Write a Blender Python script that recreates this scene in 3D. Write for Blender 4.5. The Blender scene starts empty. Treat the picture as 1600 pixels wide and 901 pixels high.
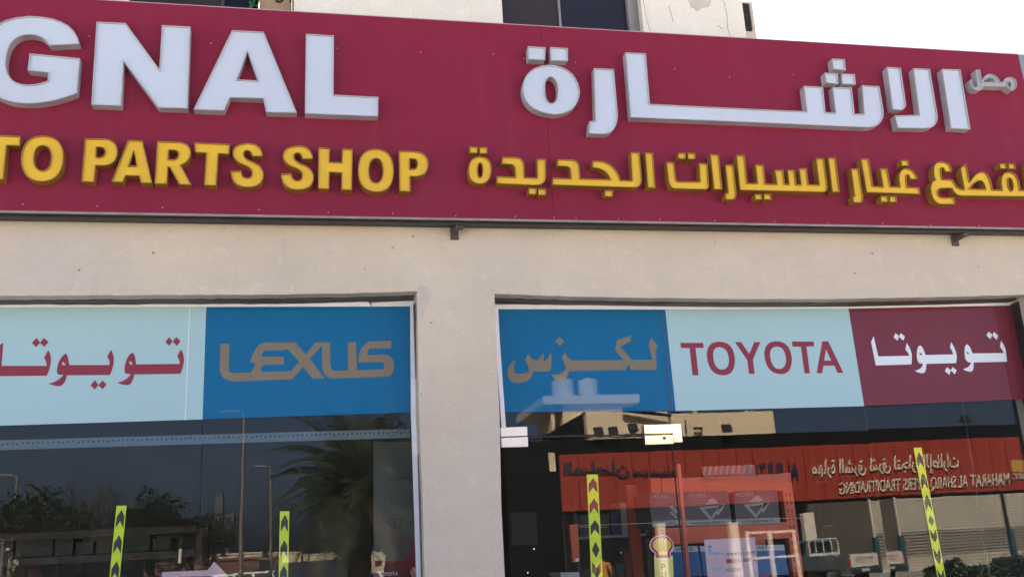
import bpy, bmesh, math, random
from mathutils import Vector, Matrix
from mathutils.geometry import tessellate_polygon
R_ = math.radians
random.seed(7)
SC = bpy.context.scene
COL = SC.collection

# ------------------------------------------------------------------ camera
F_PX, PITCH, YAW, ROLL = 1514.7129, .273293871, .215794399, -.0572774565
CAM = Vector((0, -5.5, 1.6))
_cp, _sp, _cy, _sy = math.cos(PITCH), math.sin(PITCH), math.cos(YAW), math.sin(YAW)
FWD = Vector((_sy*_cp, _cy*_cp, _sp)); _r = Vector((_cy, -_sy, 0)); _u = _r.cross(FWD)
RGT = _r*math.cos(ROLL) + _u*math.sin(ROLL); UP = -_r*math.sin(ROLL) + _u*math.cos(ROLL)
cd = bpy.data.cameras.new('camera'); cam = bpy.data.objects.new('camera', cd); COL.objects.link(cam)
cd.sensor_width = 36; cd.lens = F_PX*36/1600; cd.clip_end = 6000; cd.clip_start = .05
m = Matrix((RGT, UP, -FWD)).transposed().to_4x4(); m.translation = CAM; cam.matrix_world = m
SC.camera = cam

# ------------------------------------------------------------------ sky, sun, exposure
SUN_EL, SUN_AZ = 42, -18            # azimuth measured from +y towards +x
w = bpy.data.worlds.new('World'); SC.world = w; w.use_nodes = True
nt = w.node_tree; nt.nodes.clear()
sk = nt.nodes.new('ShaderNodeTexSky'); sk.sky_type = 'NISHITA'; sk.sun_disc = False
sk.sun_elevation = R_(SUN_EL); sk.sun_rotation = R_(SUN_AZ)
sk.air_density = .45; sk.dust_density = 4.5; sk.ozone_density = 1.0
bg = nt.nodes.new('ShaderNodeBackground'); bg.inputs['Strength'].default_value = .05
wo = nt.nodes.new('ShaderNodeOutputWorld')
nt.links.new(sk.outputs[0], bg.inputs[0]); nt.links.new(bg.outputs[0], wo.inputs[0])
sl = bpy.data.lights.new('sun', 'SUN'); sl.energy = 5.0; sl.angle = R_(.53); sl.color = (1, .94, .85)
so = bpy.data.objects.new('sun', sl); COL.objects.link(so)
sd = Vector((math.sin(R_(SUN_AZ))*math.cos(R_(SUN_EL)), math.cos(R_(SUN_AZ))*math.cos(R_(SUN_EL)), math.sin(R_(SUN_EL))))
so.rotation_euler = sd.to_track_quat('Z', 'Y').to_euler(); so.location = (0, 0, 30)
vs = SC.view_settings; vs.view_transform = 'Standard'; vs.look = 'None'; vs.exposure = 3.35; vs.gamma = 1
SC.cycles.use_denoising = True; SC.cycles.use_adaptive_sampling = False
SC.cycles.max_bounces = 8; SC.cycles.transparent_max_bounces = 24

# ------------------------------------------------------------------ helpers
def P(x, y, Y=0.):
    """point of the vertical plane y=Y that stands at photo position x, y"""
    v = RGT*(x-800) - UP*(y-450.5) + FWD*F_PX
    t = (Y-CAM.y)/v.y
    return CAM + v*t
GL = .18                                      # y of the shop glass
def Rf(x, y, D):
    """real point, across the road, of which the glass shows the mirror image D metres behind it"""
    p = P(x, y, D); return Vector((p.x, 2*GL-p.y, p.z))
def tag(o, label=None, cat=None, group=None, kind=None):
    for k, v in (('label', label), ('category', cat), ('group', group), ('kind', kind)):
        if v: o[k] = v
    return o
def link(name, me, mat=None, parent=None, label=None):
    o = bpy.data.objects.new(name, me); COL.objects.link(o)
    if me and mat is not None:
        for mm in (mat if isinstance(mat, (list, tuple)) else [mat]): me.materials.append(mm)
    if parent: o.parent = parent; o.matrix_parent_inverse = Matrix.Translation(-parent.location) if parent.rotation_euler.z == 0 else parent.matrix_basis.inverted()
    if label: o['label'] = label
    return o
def empty(name, loc=(0, 0, 0), rz=0):
    o = bpy.data.objects.new(name, None); COL.objects.link(o); o.location = loc; o.rotation_euler = (0, 0, rz); o.empty_display_size = .2
    return o
def local(o):            # for parts modelled in their thing's own coordinates
    o.matrix_parent_inverse = Matrix.Identity(4); return o
class MB:
    def __init__(s): s.v = []; s.f = []; s.m = []
    def box(s, x0, x1, y0, y1, z0, z1, m=0):
        n = len(s.v); s.v += [(x, y, z) for z in (z0, z1) for y in (y0, y1) for x in (x0, x1)]
        for q in ((0, 2, 3, 1), (4, 5, 7, 6), (0, 1, 5, 4), (2, 6, 7, 3), (0, 4, 6, 2), (1, 3, 7, 5)):
            s.f.append(tuple(n+i for i in q)); s.m.append(m)
        return s
    def obox(s, c, ax, ay, az, m=0):          # oriented box: centre and half axes
        n = len(s.v); c, ax, ay, az = map(Vector, (c, ax, ay, az))
        s.v += [tuple(c+ax*i+ay*j+az*k) for k in (-1, 1) for j in (-1, 1) for i in (-1, 1)]
        for q in ((0, 2, 3, 1), (4, 5, 7, 6), (0, 1, 5, 4), (2, 6, 7, 3), (0, 4, 6, 2), (1, 3, 7, 5)):
            s.f.append(tuple(n+i for i in q)); s.m.append(m)
        return s
    def tube(s, pts, rad, n=8, m=0, cap=True):
        pts = [Vector(p) for p in pts]; k0 = len(s.v)
        rad = rad if isinstance(rad, (list, tuple)) else [rad]*len(pts)
        for i, p in enumerate(pts):
            d = (pts[min(i+1, len(pts)-1)]-pts[max(i-1, 0)]).normalized()
            a = d.orthogonal().normalized() if abs(d.z) < .95 else Vector((1, 0, 0)); a = (a-d*a.dot(d)).normalized(); b = d.cross(a)
            for j in range(n):
                t = 2*math.pi*j/n; s.v.append(tuple(p+(a*math.cos(t)+b*math.sin(t))*rad[i]))
        for i in range(len(pts)-1):
            for j in range(n):
                a0 = k0+i*n+j; a1 = k0+i*n+(j+1) % n; s.f.append((a0, a1, a1+n, a0+n)); s.m.append(m)
        if cap:
            s.f.append(tuple(k0+j for j in range(n))[::-1]); s.m.append(m)
            s.f.append(tuple(k0+(len(pts)-1)*n+j for j in range(n))); s.m.append(m)
        return s
    def prism(s, loops, y0, y1, m=0, back=True):
        """loops of (x, z) extruded from y0 (front) to y1"""
        loops = norm(loops)
        tri = tessellate_polygon([[Vector((x, z, 0)) for x, z in l] for l in loops]); flat = [p for l in loops for p in l]
        n = len(s.v); N = len(flat); s.v += [(x, y0, z) for x, z in flat] + [(x, y1, z) for x, z in flat]
        for t in tri:
            a, b, c = (flat[i] for i in t)
            cr = (b[0]-a[0])*(c[1]-a[1])-(b[1]-a[1])*(c[0]-a[0])
            t = tuple(t) if cr > 0 else tuple(t)[::-1]           # faces -y when counter-clockwise in x, z
            s.f.append(tuple(n+i for i in t)); s.m.append(m)
            if back: s.f.append(tuple(n+N+i for i in t[::-1])); s.m.append(m)
        k = 0
        for l in loops:
            L = len(l)
            for i in range(L):
                j = (i+1) % L; s.f.append((n+k+i, n+N+k+i, n+N+k+j, n+k+j)); s.m.append(m)
            k += L
        return s
    def mesh(s, name='m', smooth=False):
        me = bpy.data.meshes.new(name); me.from_pydata(s.v, [], s.f); me.update()
        me.polygons.foreach_set('material_index', s.m)
        if smooth: me.polygons.foreach_set('use_smooth', [True]*len(me.polygons))
        return me
    def build(s, name, mat, parent=None, label=None, smooth=False):
        return link(name, s.mesh(name, smooth), mat, parent, label)
def area(l): return sum(l[i][0]*l[(i+1) % len(l)][1]-l[(i+1) % len(l)][0]*l[i][1] for i in range(len(l)))/2
def norm(loops):
    out = []
    for i, l in enumerate(loops):
        a = area(l); out.append(l if (a > 0) == (i == 0) else l[::-1])
    return out
def inset(l, d):
    o = []; L = len(l)
    for i in range(L):
        p0, p1, p2 = Vector(l[i-1]), Vector(l[i]), Vector(l[(i+1) % L])
        a = (p1-p0).normalized(); b = (p2-p1).normalized()
        na = Vector((-a.y, a.x)); nb = Vector((-b.y, b.x)); n = na+nb
        n = n/max(n.length_squared, 1e-9)*2 if n.length > .5 else na
        o.append(tuple(p1+n*d))
    return o
def outline(txt, ox, oy, sc, n=7):
    """'x,y ~cx,cy x,y ...' in enlarged-crop units -> list of photo points; ~ marks a curve's control point"""
    pts = []
    for t in txt.split():
        c = t[0] == '~'; x, y = t.strip('~').split(','); pts.append((c, ox+float(x)/sc, oy+float(y)/sc))
    res = []; L = len(pts)
    for i in range(L):
        c, x, y = pts[i]
        if not c: res.append((x, y))
        else:
            _, ax, ay = pts[i-1]; _, bx, by = pts[(i+1) % L]
            res += [((1-t)**2*ax+2*t*(1-t)*x+t*t*bx, (1-t)**2*ay+2*t*(1-t)*y+t*t*by) for t in [k/n for k in range(1, n)]]
    o = []
    for p in res:
        if not o or (p[0]-o[-1][0])**2+(p[1]-o[-1][1])**2 > .01: o.append(p)
    if (o[0][0]-o[-1][0])**2+(o[0][1]-o[-1][1])**2 < .01: o.pop()
    return o
def onto(pts, Y): return [(p.x, p.z) for p in (P(x, y, Y) for x, y in pts)]

# ------------------------------------------------------------------ materials
def mat(name, col, rough=.6, metal=0., spec=.5, noise=0., nscale=6., bump=0., bscale=60., emit=None, detail=6, coat=0.):
    m = bpy.data.materials.new(name); m.use_nodes = True; t = m.node_tree; b = t.nodes['Principled BSDF']
    b.inputs['Base Color'].default_value = (*col, 1); b.inputs['Roughness'].default_value = rough
    b.inputs['Metallic'].default_value = metal; b.inputs['Specular IOR Level'].default_value = spec
    b.inputs['Coat Weight'].default_value = coat
    if emit: b.inputs['Emission Color'].default_value = (*emit[0], 1); b.inputs['Emission Strength'].default_value = emit[1]
    tc = t.nodes.new('ShaderNodeTexCoord')
    if noise:
        nz = t.nodes.new('ShaderNodeTexNoise'); nz.inputs['Scale'].default_value = nscale; nz.inputs['Detail'].default_value = detail
        t.links.new(tc.outputs['Object'], nz.inputs['Vector'])
        mr = t.nodes.new('ShaderNodeMapRange'); mr.inputs['From Min'].default_value = .3; mr.inputs['From Max'].default_value = .7
        mr.inputs['To Min'].default_value = 1-noise; mr.inputs['To Max'].default_value = 1+noise
        t.links.new(nz.outputs['Fac'], mr.inputs['Value'])
        mx = t.nodes.new('ShaderNodeVectorMath'); mx.operation = 'SCALE'; mx.inputs[0].default_value = col
        t.links.new(mr.outputs[0], mx.inputs['Scale']); t.links.new(mx.outputs[0], b.inputs['Base Color'])
    if bump:
        nb = t.nodes.new('ShaderNodeTexNoise'); nb.inputs['Scale'].default_value = bscale; nb.inputs['Detail'].default_value = 4
        t.links.new(tc.outputs['Object'], nb.inputs['Vector'])
        bp = t.nodes.new('ShaderNodeBump'); bp.inputs['Strength'].default_value = bump; bp.inputs['Distance'].default_value = .01
        t.links.new(nb.outputs['Fac'], bp.inputs['Height']); t.links.new(bp.outputs[0], b.inputs['Normal'])
    return m
def plaster(name, col, patch, spots=.5, seams=()):
    """painted render: broad tone changes, grey-pink repair patches, speckle and pin holes"""
    m = mat(name, col, .85, spec=.2); t = m.node_tree; b = t.nodes['Principled BSDF']; L = t.links; N = t.nodes
    tc = N.new('ShaderNodeTexCoord')
    def noise(s, d=5, rough=.5, loc=None):
        n = N.new('ShaderNodeTexNoise'); n.inputs['Scale'].default_value = s; n.inputs['Detail'].default_value = d; n.inputs['Roughness'].default_value = rough
        if loc:
            mp = N.new('ShaderNodeMapping'); mp.inputs['Scale'].default_value = loc; L.new(tc.outputs['Object'], mp.inputs[0]); L.new(mp.outputs[0], n.inputs['Vector'])
        else: L.new(tc.outputs['Object'], n.inputs['Vector'])
        return n.outputs['Fac']
    def ramp(src, a, bb, lo, hi):
        r = N.new('ShaderNodeMapRange'); r.inputs['From Min'].default_value = a; r.inputs['From Max'].default_value = bb
        r.inputs['To Min'].default_value = lo; r.inputs['To Max'].default_value = hi; L.new(src, r.inputs['Value']); return r.outputs[0]
    def mix(a, c2, fac):
        x = N.new('ShaderNodeMix'); x.data_type = 'RGBA'
        if isinstance(a, tuple): x.inputs['A'].default_value = (*a, 1)
        else: L.new(a, x.inputs['A'])
        x.inputs['B'].default_value = (*c2, 1)
        L.new(fac, x.inputs['Factor']); return x.outputs['Result']
    c = mix(col, tuple(k*.86 for k in col), ramp(noise(1.1, 4), .35, .7, 0, 1))
    c = mix(c, patch, ramp(noise(.55, 3, .4), .52, .6, 0, .75))
    c = mix(c, tuple(k*.80 for k in col), ramp(noise(3.2, 7, .7, (.8, 1, 2.5)), .5, .75, 0, .55))
    c = mix(c, (col[0]*.66, col[1]*.60, col[2]*.54), ramp(noise(2.4, 8, .75, (4.5, 1, .5)), .56, .80, 0, .55))
    c = mix(c, tuple(k*1.12 for k in col), ramp(noise(9, 6, .7), .55, .75, 0, .6))
    c = mix(c, tuple(k*.72 for k in col), ramp(noise(120, 3, .6), .54, .70, 0, .8))
    vo = N.new('ShaderNodeTexVoronoi'); vo.inputs['Scale'].default_value = 6.5; L.new(tc.outputs['Object'], vo.inputs['Vector'])
    c = mix(c, (.16, .12, .09), ramp(vo.outputs['Distance'], .075, .03, 0, spots))
    vo2 = N.new('ShaderNodeTexVoronoi'); vo2.inputs['Scale'].default_value = 31; L.new(tc.outputs['Object'], vo2.inputs['Vector'])
    c = mix(c, (.22, .17, .13), ramp(vo2.outputs['Distance'], .13, .05, 0, spots*.6))
    L.new(c, b.inputs['Base Color'])
    bp = N.new('ShaderNodeBump'); bp.inputs['Strength'].default_value = .8; bp.inputs['Distance'].default_value = .008
    L.new(noise(70, 6, .65), bp.inputs['Height'])
    bp2 = N.new('ShaderNodeBump'); bp2.inputs['Strength'].default_value = .35; bp2.inputs['Distance'].default_value = .03
    L.new(noise(5, 3), bp2.inputs['Height']); L.new(bp.outputs[0], bp2.inputs['Normal']); L.new(bp2.outputs[0], b.inputs['Normal'])
    return m
def glass_mat(name, tint, refl=.04):
    m = bpy.data.materials.new(name); m.use_nodes = True; t = m.node_tree; t.nodes.clear(); L = t.links
    lw = t.nodes.new('ShaderNodeLayerWeight'); lw.inputs['Blend'].default_value = .5
    pw = t.nodes.new('ShaderNodeMath'); pw.operation = 'POWER'; pw.inputs[1].default_value = 4; L.new(lw.outputs['Facing'], pw.inputs[0])
    ma = t.nodes.new('ShaderNodeMath'); ma.operation = 'MULTIPLY_ADD'; ma.inputs[1].default_value = .35; ma.inputs[2].default_value = refl; L.new(pw.outputs[0], ma.inputs[0])
    tr = t.nodes.new('ShaderNodeBsdfTransparent'); tr.inputs[0].default_value = (*tint, 1)
    gl = t.nodes.new('ShaderNodeBsdfGlossy'); gl.inputs['Roughness'].default_value = 0; gl.inputs[0].default_value = (1, 1, 1, 1)
    tc = t.nodes.new('ShaderNodeTexCoord'); nz = t.nodes.new('ShaderNodeTexNoise'); nz.inputs['Scale'].default_value = 2.3; nz.inputs['Detail'].default_value = 1
    bp = t.nodes.new('ShaderNodeBump'); bp.inputs['Strength'].default_value = .25; bp.inputs['Distance'].default_value = .001
    L.new(tc.outputs['Object'], nz.inputs['Vector']); L.new(nz.outputs['Fac'], bp.inputs['Height']); L.new(bp.outputs[0], gl.inputs['Normal'])
    mx = t.nodes.new('ShaderNodeMixShader'); o = t.nodes.new('ShaderNodeOutputMaterial')
    L.new(ma.outputs[0], mx.inputs[0]); L.new(tr.outputs[0], mx.inputs[1]); L.new(gl.outputs[0], mx.inputs[2]); L.new(mx.outputs[0], o.inputs[0])
    return m
def streaky(name, col, rough, spec, amt, dust):
    m = mat(name, col, rough, spec=spec); t = m.node_tree; b = t.nodes['Principled BSDF']; L = t.links
    tc = t.nodes.new('ShaderNodeTexCoord'); mp = t.nodes.new('ShaderNodeMapping'); mp.inputs['Scale'].default_value = (9, 1, .9); L.new(tc.outputs['Object'], mp.inputs[0])
    prev = None
    for vec, sc, lo, hi, fac, cc in ((mp.outputs[0], 1.6, .50, .78, amt, dust), (tc.outputs['Object'], .8, .42, .68, amt*.9, tuple(k*.8 for k in col)), (tc.outputs['Object'], 60, .62, .75, amt*.8, dust)):
        n = t.nodes.new('ShaderNodeTexNoise'); n.inputs['Scale'].default_value = sc; n.inputs['Detail'].default_value = 5; L.new(vec, n.inputs['Vector'])
        r = t.nodes.new('ShaderNodeMapRange'); r.inputs['From Min'].default_value = lo; r.inputs['From Max'].default_value = hi; r.inputs['To Max'].default_value = fac; L.new(n.outputs['Fac'], r.inputs['Value'])
        x = t.nodes.new('ShaderNodeMix'); x.data_type = 'RGBA'; x.inputs['B'].default_value = (*cc, 1); L.new(r.outputs[0], x.inputs['Factor'])
        if prev: L.new(prev, x.inputs['A'])
        else: x.inputs['A'].default_value = (*col, 1)
        prev = x.outputs['Result']
    L.new(prev, b.inputs['Base Color']); return m
M = dict(
    wall=plaster('cream_plaster', (.655, .60, .50), (.595, .56, .51), .62),
    wall_up=plaster('pale_plaster', (.80, .80, .72), (.76, .75, .70), .25),
    repair=mat('grey_filler', (.54, .50, .46), .9, noise=.12, nscale=14, bump=.4, bscale=90),
    red=streaky('maroon_panel', (.205, .0175, .046), .5, .15, .22, (.21, .05, .075)),
    alu=mat('dull_aluminium', (.30, .27, .26), .45, .4, noise=.18, nscale=12),
    dark=mat('dark_aluminium', (.035, .033, .032), .5, noise=.2, nscale=10),
    lip=mat('pinkish_trim', (.46, .33, .36), .4, noise=.08),
    white_face=streaky('white_acrylic', (.50, .585, .71), .35, .5, .25, (.44, .49, .56)),
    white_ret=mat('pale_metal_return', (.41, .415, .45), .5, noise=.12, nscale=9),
    yel_face=streaky('yellow_acrylic', (.72, .475, .035), .35, .3, .3, (.52, .35, .06)),
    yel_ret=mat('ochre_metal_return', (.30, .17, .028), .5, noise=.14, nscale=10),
    glass=glass_mat('window_glass', (.91, .94, .95), .019),
    glass_dark=glass_mat('tinted_glass', (.30, .29, .30), .04),
    b_pale=streaky('pale_blue_film', (.365, .575, .63), .012, .2, .16, (.44, .60, .64)),
    b_blue=streaky('blue_film', (.006, .13, .30), .012, .2, .10, (.04, .17, .31)),
    b_red=streaky('dark_red_film', (.165, .036, .052), .012, .2, .14, (.20, .065, .08)),
    t_red=mat('red_lettering', (.25, .038, .062), .06, spec=.2),
    t_gold=mat('dull_gold_lettering', (.20, .18, .125), .06, spec=.2, noise=.05, nscale=20),
    t_white=mat('white_lettering', (.66, .78, .86), .06, spec=.2),
    silicone=mat('white_tape', (.80, .85, .92), .6, noise=.05, nscale=20),
    chrome=mat('brushed_steel', (.62, .60, .54), .10, 1., noise=.03, nscale=25),
    steel_w=mat('satin_steel', (.78, .77, .74), .42, .6, noise=.05, nscale=18),
    black=mat('black', (.008, .008, .009), .6),
    hi=mat('fluorescent_yellow', (.70, .86, .03), .45),
    hi_b=mat('chevron_black', (.028, .024, .032), .5),
    paper=mat('pink_paper', (.60, .44, .50), .8, noise=.05, nscale=8),
    ink=mat('black_ink', (.02, .02, .02), .8), ink_b=mat('blue_ink', (.16, .42, .66), .8), ink_r=mat('red_ink', (.42, .09, .09), .8),
    pec_red=mat('sticker_red', (.48, .04, .06), .5), pec_y=mat('sticker_yellow', (.82, .66, .13), .5), pec_w=mat('sticker_white', (.8, .78, .78), .5), yg=mat('sticker_lime', (.74, .74, .20), .5),
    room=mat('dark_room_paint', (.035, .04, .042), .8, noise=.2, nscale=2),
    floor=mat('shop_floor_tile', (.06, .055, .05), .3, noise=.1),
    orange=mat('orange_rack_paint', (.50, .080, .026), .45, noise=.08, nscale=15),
    rail=mat('thin_steel_rail', (.6, .58, .5), .35, .7),
    boxg=mat('grey_carton', (.085, .075, .075), .7, noise=.1, nscale=8), boxl=mat('carton_grey_print', (.30, .28, .28), .7),
    boxb=mat('blue_battery_carton', (.01, .11, .30), .5, noise=.2, nscale=9), boxw=mat('white_carton_band', (.42, .44, .44), .6),
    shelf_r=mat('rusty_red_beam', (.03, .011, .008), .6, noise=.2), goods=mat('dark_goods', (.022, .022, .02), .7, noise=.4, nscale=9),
    # across the road
    o_panel=mat('orange_red_cladding', (.31, .042, .026), .6, spec=.2, noise=.07, nscale=1.2), black_clad=mat('black_cladding', (.008, .008, .008), .8, spec=.1, noise=.2),
    beige=mat('sand_render', (.74, .56, .36), .9, noise=.08, nscale=.8, bump=.3, bscale=6), tank=mat('white_tank', (.62, .60, .56), .6, noise=.06, nscale=2),
    shutter=mat('galvanised_shutter', (.62, .54, .42), .55, .1, noise=.10, nscale=.9), shutter_d=mat('brown_shutter', (.13, .11, .085), .6, noise=.15, nscale=1.2),
    navy=mat('navy_letter', (.012, .022, .05), .5), cream_l=mat('cream_letter', (.62, .56, .42), .5), pillar_w=mat('whitewashed_post', (.66, .56, .44), .7, noise=.08),
    teal=mat('teal_post_paint', (.02, .075, .09), .5), bounce_lot=mat('bounce_concrete_lot', (.25, .225, .185), .9, noise=.2, nscale=.6, bump=.5, bscale=90),
    sand=mat('sandy_ground', (.27, .235, .185), .95, noise=.15, nscale=.15, bump=.5, bscale=20), paving=mat('concrete_paving', (.26, .24, .215), .9, noise=.12, nscale=1.5, bump=.3, bscale=40),
    kerb=mat('kerb_concrete', (.34, .32, .28), .9, noise=.1, nscale=3), paint_w=mat('road_paint', (.6, .6, .56), .8, noise=.12, nscale=5),
    leaf=mat('grey_green_leaf', (.030, .040, .018), .7, noise=.4, nscale=2), leaf2=mat('dark_leaf', (.022, .034, .014), .7, noise=.4, nscale=2),
    palm=mat('palm_leaflet', (.034, .044, .018), .6, noise=.35, nscale=3), dry=mat('dry_frond', (.13, .095, .05), .8, noise=.2, nscale=3),
    bark=mat('bark', (.04, .03, .022), .9, noise=.25, nscale=4, bump=.6, bscale=18),
    pole=mat('galvanised_pole', (.17, .14, .11), .6, .2, noise=.1), car_w=mat('white_car_paint', (.62, .60, .56), .25, coat=.5), car_g=mat('dark_grey_car_paint', (.10, .115, .12), .25, coat=.6),
    car_b=mat('dark_blue_car_paint', (.012, .02, .045), .25, coat=.6), tyre=mat('tyre_rubber', (.02, .02, .02), .8), rim=mat('wheel_rim', (.4, .4, .4), .35, .8),
    car_glass=mat('car_glass', (.02, .025, .028), .08, spec=.8), lamp_r=mat('tail_lamp', (.45, .03, .02), .2), lamp_w=mat('head_lamp', (.8, .8, .78), .15),
    far_w=mat('far_cream_wall', (.48, .40, .27), .9, noise=.1, nscale=.3), far_r=mat('far_brown_wall', (.13, .065, .045), .9, noise=.15, nscale=.3), red_s=mat('red_pylon', (.09, .010, .009), .5),
    skin=mat('skin', (.16, .085, .05), .6), hair=mat('hair', (.01, .008, .006), .7), shirt=mat('mustard_shirt', (.50, .22, .04), .8, noise=.1, nscale=9), trouser=mat('dark_trousers', (.025, .025, .03), .8), shoe=mat('shoe', (.02, .015, .01), .5),
    board_t=mat('tan_board', (.34, .24, .15), .7, noise=.12, nscale=6), ac=mat('ac_casing', (.58, .50, .42), .5, noise=.1, nscale=5), plant=mat('potted_leaf', (.03, .16, .06), .5),
    grey_b=mat('grey_blue_fascia', (.20, .27, .31), .5, noise=.1), poster=mat('grey_poster', (.075, .08, .078), .6, noise=.06), film=mat('frosted_film', (.105, .15, .18), .7),
    led=mat('ceiling_lamp_glow', (1, .9, .7), .5, emit=((1, .9, .72), .5)),
)

# ------------------------------------------------------------------ text as meshes
AR = {'ا': 'FE8D FE8E', 'إ': 'FE87 FE88', 'ب': 'FE8F FE90 FE91 FE92', 'ة': 'FE93 FE94', 'ت': 'FE95 FE96 FE97 FE98', 'ج': 'FE9D FE9E FE9F FEA0', 'د': 'FEA9 FEAA', 'ر': 'FEAD FEAE',
      'س': 'FEB1 FEB2 FEB3 FEB4', 'ش': 'FEB5 FEB6 FEB7 FEB8', 'ص': 'FEB9 FEBA FEBB FEBC', 'ط': 'FEC1 FEC2 FEC3 FEC4', 'ق': 'FED5 FED6 FED7 FED8', 'ك': 'FED9 FEDA FEDB FEDC',
      'ل': 'FEDD FEDE FEDF FEE0', 'م': 'FEE1 FEE2 FEE3 FEE4', 'ن': 'FEE5 FEE6 FEE7 FEE8', 'ه': 'FEE9 FEEA FEEB FEEC', 'و': 'FEED FEEE', 'ي': 'FEF1 FEF2 FEF3 FEF4', 'ﻹ': 'FEF9 FEFA', 'ﻻ': 'FEFB FEFC', 'ز': 'FEAF FEB0', 'ف': 'FED1 FED2 FED3 FED4', 'ع': 'FEC9 FECA FECB FECC'}
def arabic(s):
    out = []
    for i, c in enumerate(s):
        if c not in AR: out.append(c); continue
        fr = [chr(int(h, 16)) for h in AR[c].split()]
        pj = i > 0 and s[i-1] in AR and len(AR[s[i-1]].split()) == 4
        nj = len(fr) == 4 and i+1 < len(s) and s[i+1] in AR
        out.append(fr[3] if pj and nj else fr[1] if pj else fr[2] if nj else fr[0])
    return ''.join(out[::-1])
def text_mesh(s, extrude=0., bold=0.):
    c = bpy.data.curves.new('t', 'FONT'); c.body = s; c.extrude = extrude; c.offset = bold; c.resolution_u = 3
    o = bpy.data.objects.new('t', c); COL.objects.link(o); bpy.context.view_layer.update()
    me = bpy.data.meshes.new_from_object(o.evaluated_get(bpy.context.evaluated_depsgraph_get())); bpy.data.objects.remove(o); bpy.data.curves.remove(c)
    return me
def put_text(name, s, p00, p10, p01, mt, parent=None, depth=.01, bold=0., label=None):
    """text filling the parallelogram p00 (lower left as read), p10 (lower right), p01 (upper left)"""
    me = text_mesh(s, .5, bold); p00, p10, p01 = map(Vector, (p00, p10, p01))
    xs = [v.co.x for v in me.vertices]; ys = [v.co.y for v in me.vertices]
    x0, x1, y0, y1 = min(xs), max(xs), min(ys), max(ys); ax, ay = p10-p00, p01-p00; n = ax.cross(ay).normalized()*depth
    for v in me.vertices:
        v.co = p00 + ax*((v.co.x-x0)/(x1-x0)) + ay*((v.co.y-y0)/(y1-y0)) + n*(v.co.z+.5)
    me.materials.clear()
    return link(name, me, mt, parent, label)

# ------------------------------------------------------------------ ground, road
def sheet(name, x0, x1, y0, y1, z, mt, kind='structure'):
    me = bpy.data.meshes.new(name); me.from_pydata([(x0, y0, z), (x1, y0, z), (x1, y1, z), (x0, y1, z)], [], [(0, 1, 2, 3)])
    return tag(link(name, me, mt), kind=kind)
sheet('ground', -1500, 1500, -2500, 1500, 0, M['sand'])
sheet('road', -400, 400, -26, -7.5, .004, M['bounce_lot'])  # unseen lot surface, made pale to bounce sunlight onto the shaded shopfront
for k in range(14): sheet('road_marking', -30+k*6, -27+k*6, -16.8, -16.65, .008, M['paint_w'])
o = MB().box(-40, 40, -7.35, 0, -.2, .13).build('pavement', M['paving']); tag(o, kind='structure')
o = MB().box(-40, 40, -7.5, -7.353, -.2, .145).build('kerb', M['kerb']); tag(o, kind='structure')
o = MB().box(2, 60, -60, -29.2, -.2, .14).build('pavement', M['paving']); tag(o, kind='structure')

# ------------------------------------------------------------------ the shop building
XC = P(1163, 30).x
shop = empty('shop_building', (0, 2, 0)); tag(shop, 'cream rendered corner shop building behind the maroon signboard', 'building')
def jag(a, b, n, amp):
    return [(a[0]+(b[0]-a[0])*k/n, a[1]+(b[1]-a[1])*k/n+random.uniform(-amp, amp)) for k in range(1, n)]
lin1 = onto([(-260, 463), (0, 462), (60, 461.5), (140, 461), (210, 461), (300, 460.5), (365, 460), (430, 460), (500, 458.5), (560, 457.5), (610, 456.3), (652, 455)], 0)
lin2 = onto([(772.5, 458.5), (830, 461), (900, 463.3), (1000, 465), (1080, 466), (1150, 467), (1240, 467), (1330, 466.5), (1400, 465), (1480, 463.5), (1550, 461.5), (1607, 460)], 0)
def rough(l):
    o = [l[0]]
    for a, b in zip(l, l[1:]): o += jag(a, b, 5, .0022) + [b]
    return o
pl = [(-8, 0), (-6, 0), (-6, 3.135)] + rough(lin1) + [(P(655, 640).x-.002, P(655, 640).z), (.628, 2.0), (.622, 0), (1.068, 0), (1.072, 1.9), (P(781, 660).x, 2.38)] + rough(lin2) + [(4.79, 0), (9, 0), (9, 4.4), (-8, 4.4)]
pl = [p for i, p in enumerate(pl) if i == 0 or abs(p[0]-pl[i-1][0])+abs(p[1]-pl[i-1][1]) > 1e-4]
MB().prism([pl], 0, .32).build('wall', M['wall'], shop, 'cream rendered ground floor wall with a pillar between the windows')
upl = [(-8, 4.4), (XC, 4.4), (XC, 8.6), (-8, 8.6)]
hA = [(P(200, 3).x, 4.62), (P(459, 5).x, 4.62), (P(459, 5).x, 6.2), (P(200, 3).x, 6.2)]
hB = [(P(785.5, 30).x, 4.62), (P(1005, 40).x, 4.62), (P(1005, 40).x, 6.3), (P(785.5, 30).x, 6.3)]
MB().prism([upl, hA, hB], .002, .25).build('upper_wall', M['wall_up'], shop, 'paler upper floor wall with cracked paint')
b = MB(); b.box(XC-.25, XC-.001, .253, 9, 4.5, 8.6); b.box(-8, XC, .1, 9, 8.602, 8.8); b.build('side_wall', M['wall_up'], shop)
MB().box(-8, 9, .322, 9, 4.2, 4.398).build('floor_slab', M['wall_up'], shop)
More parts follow.
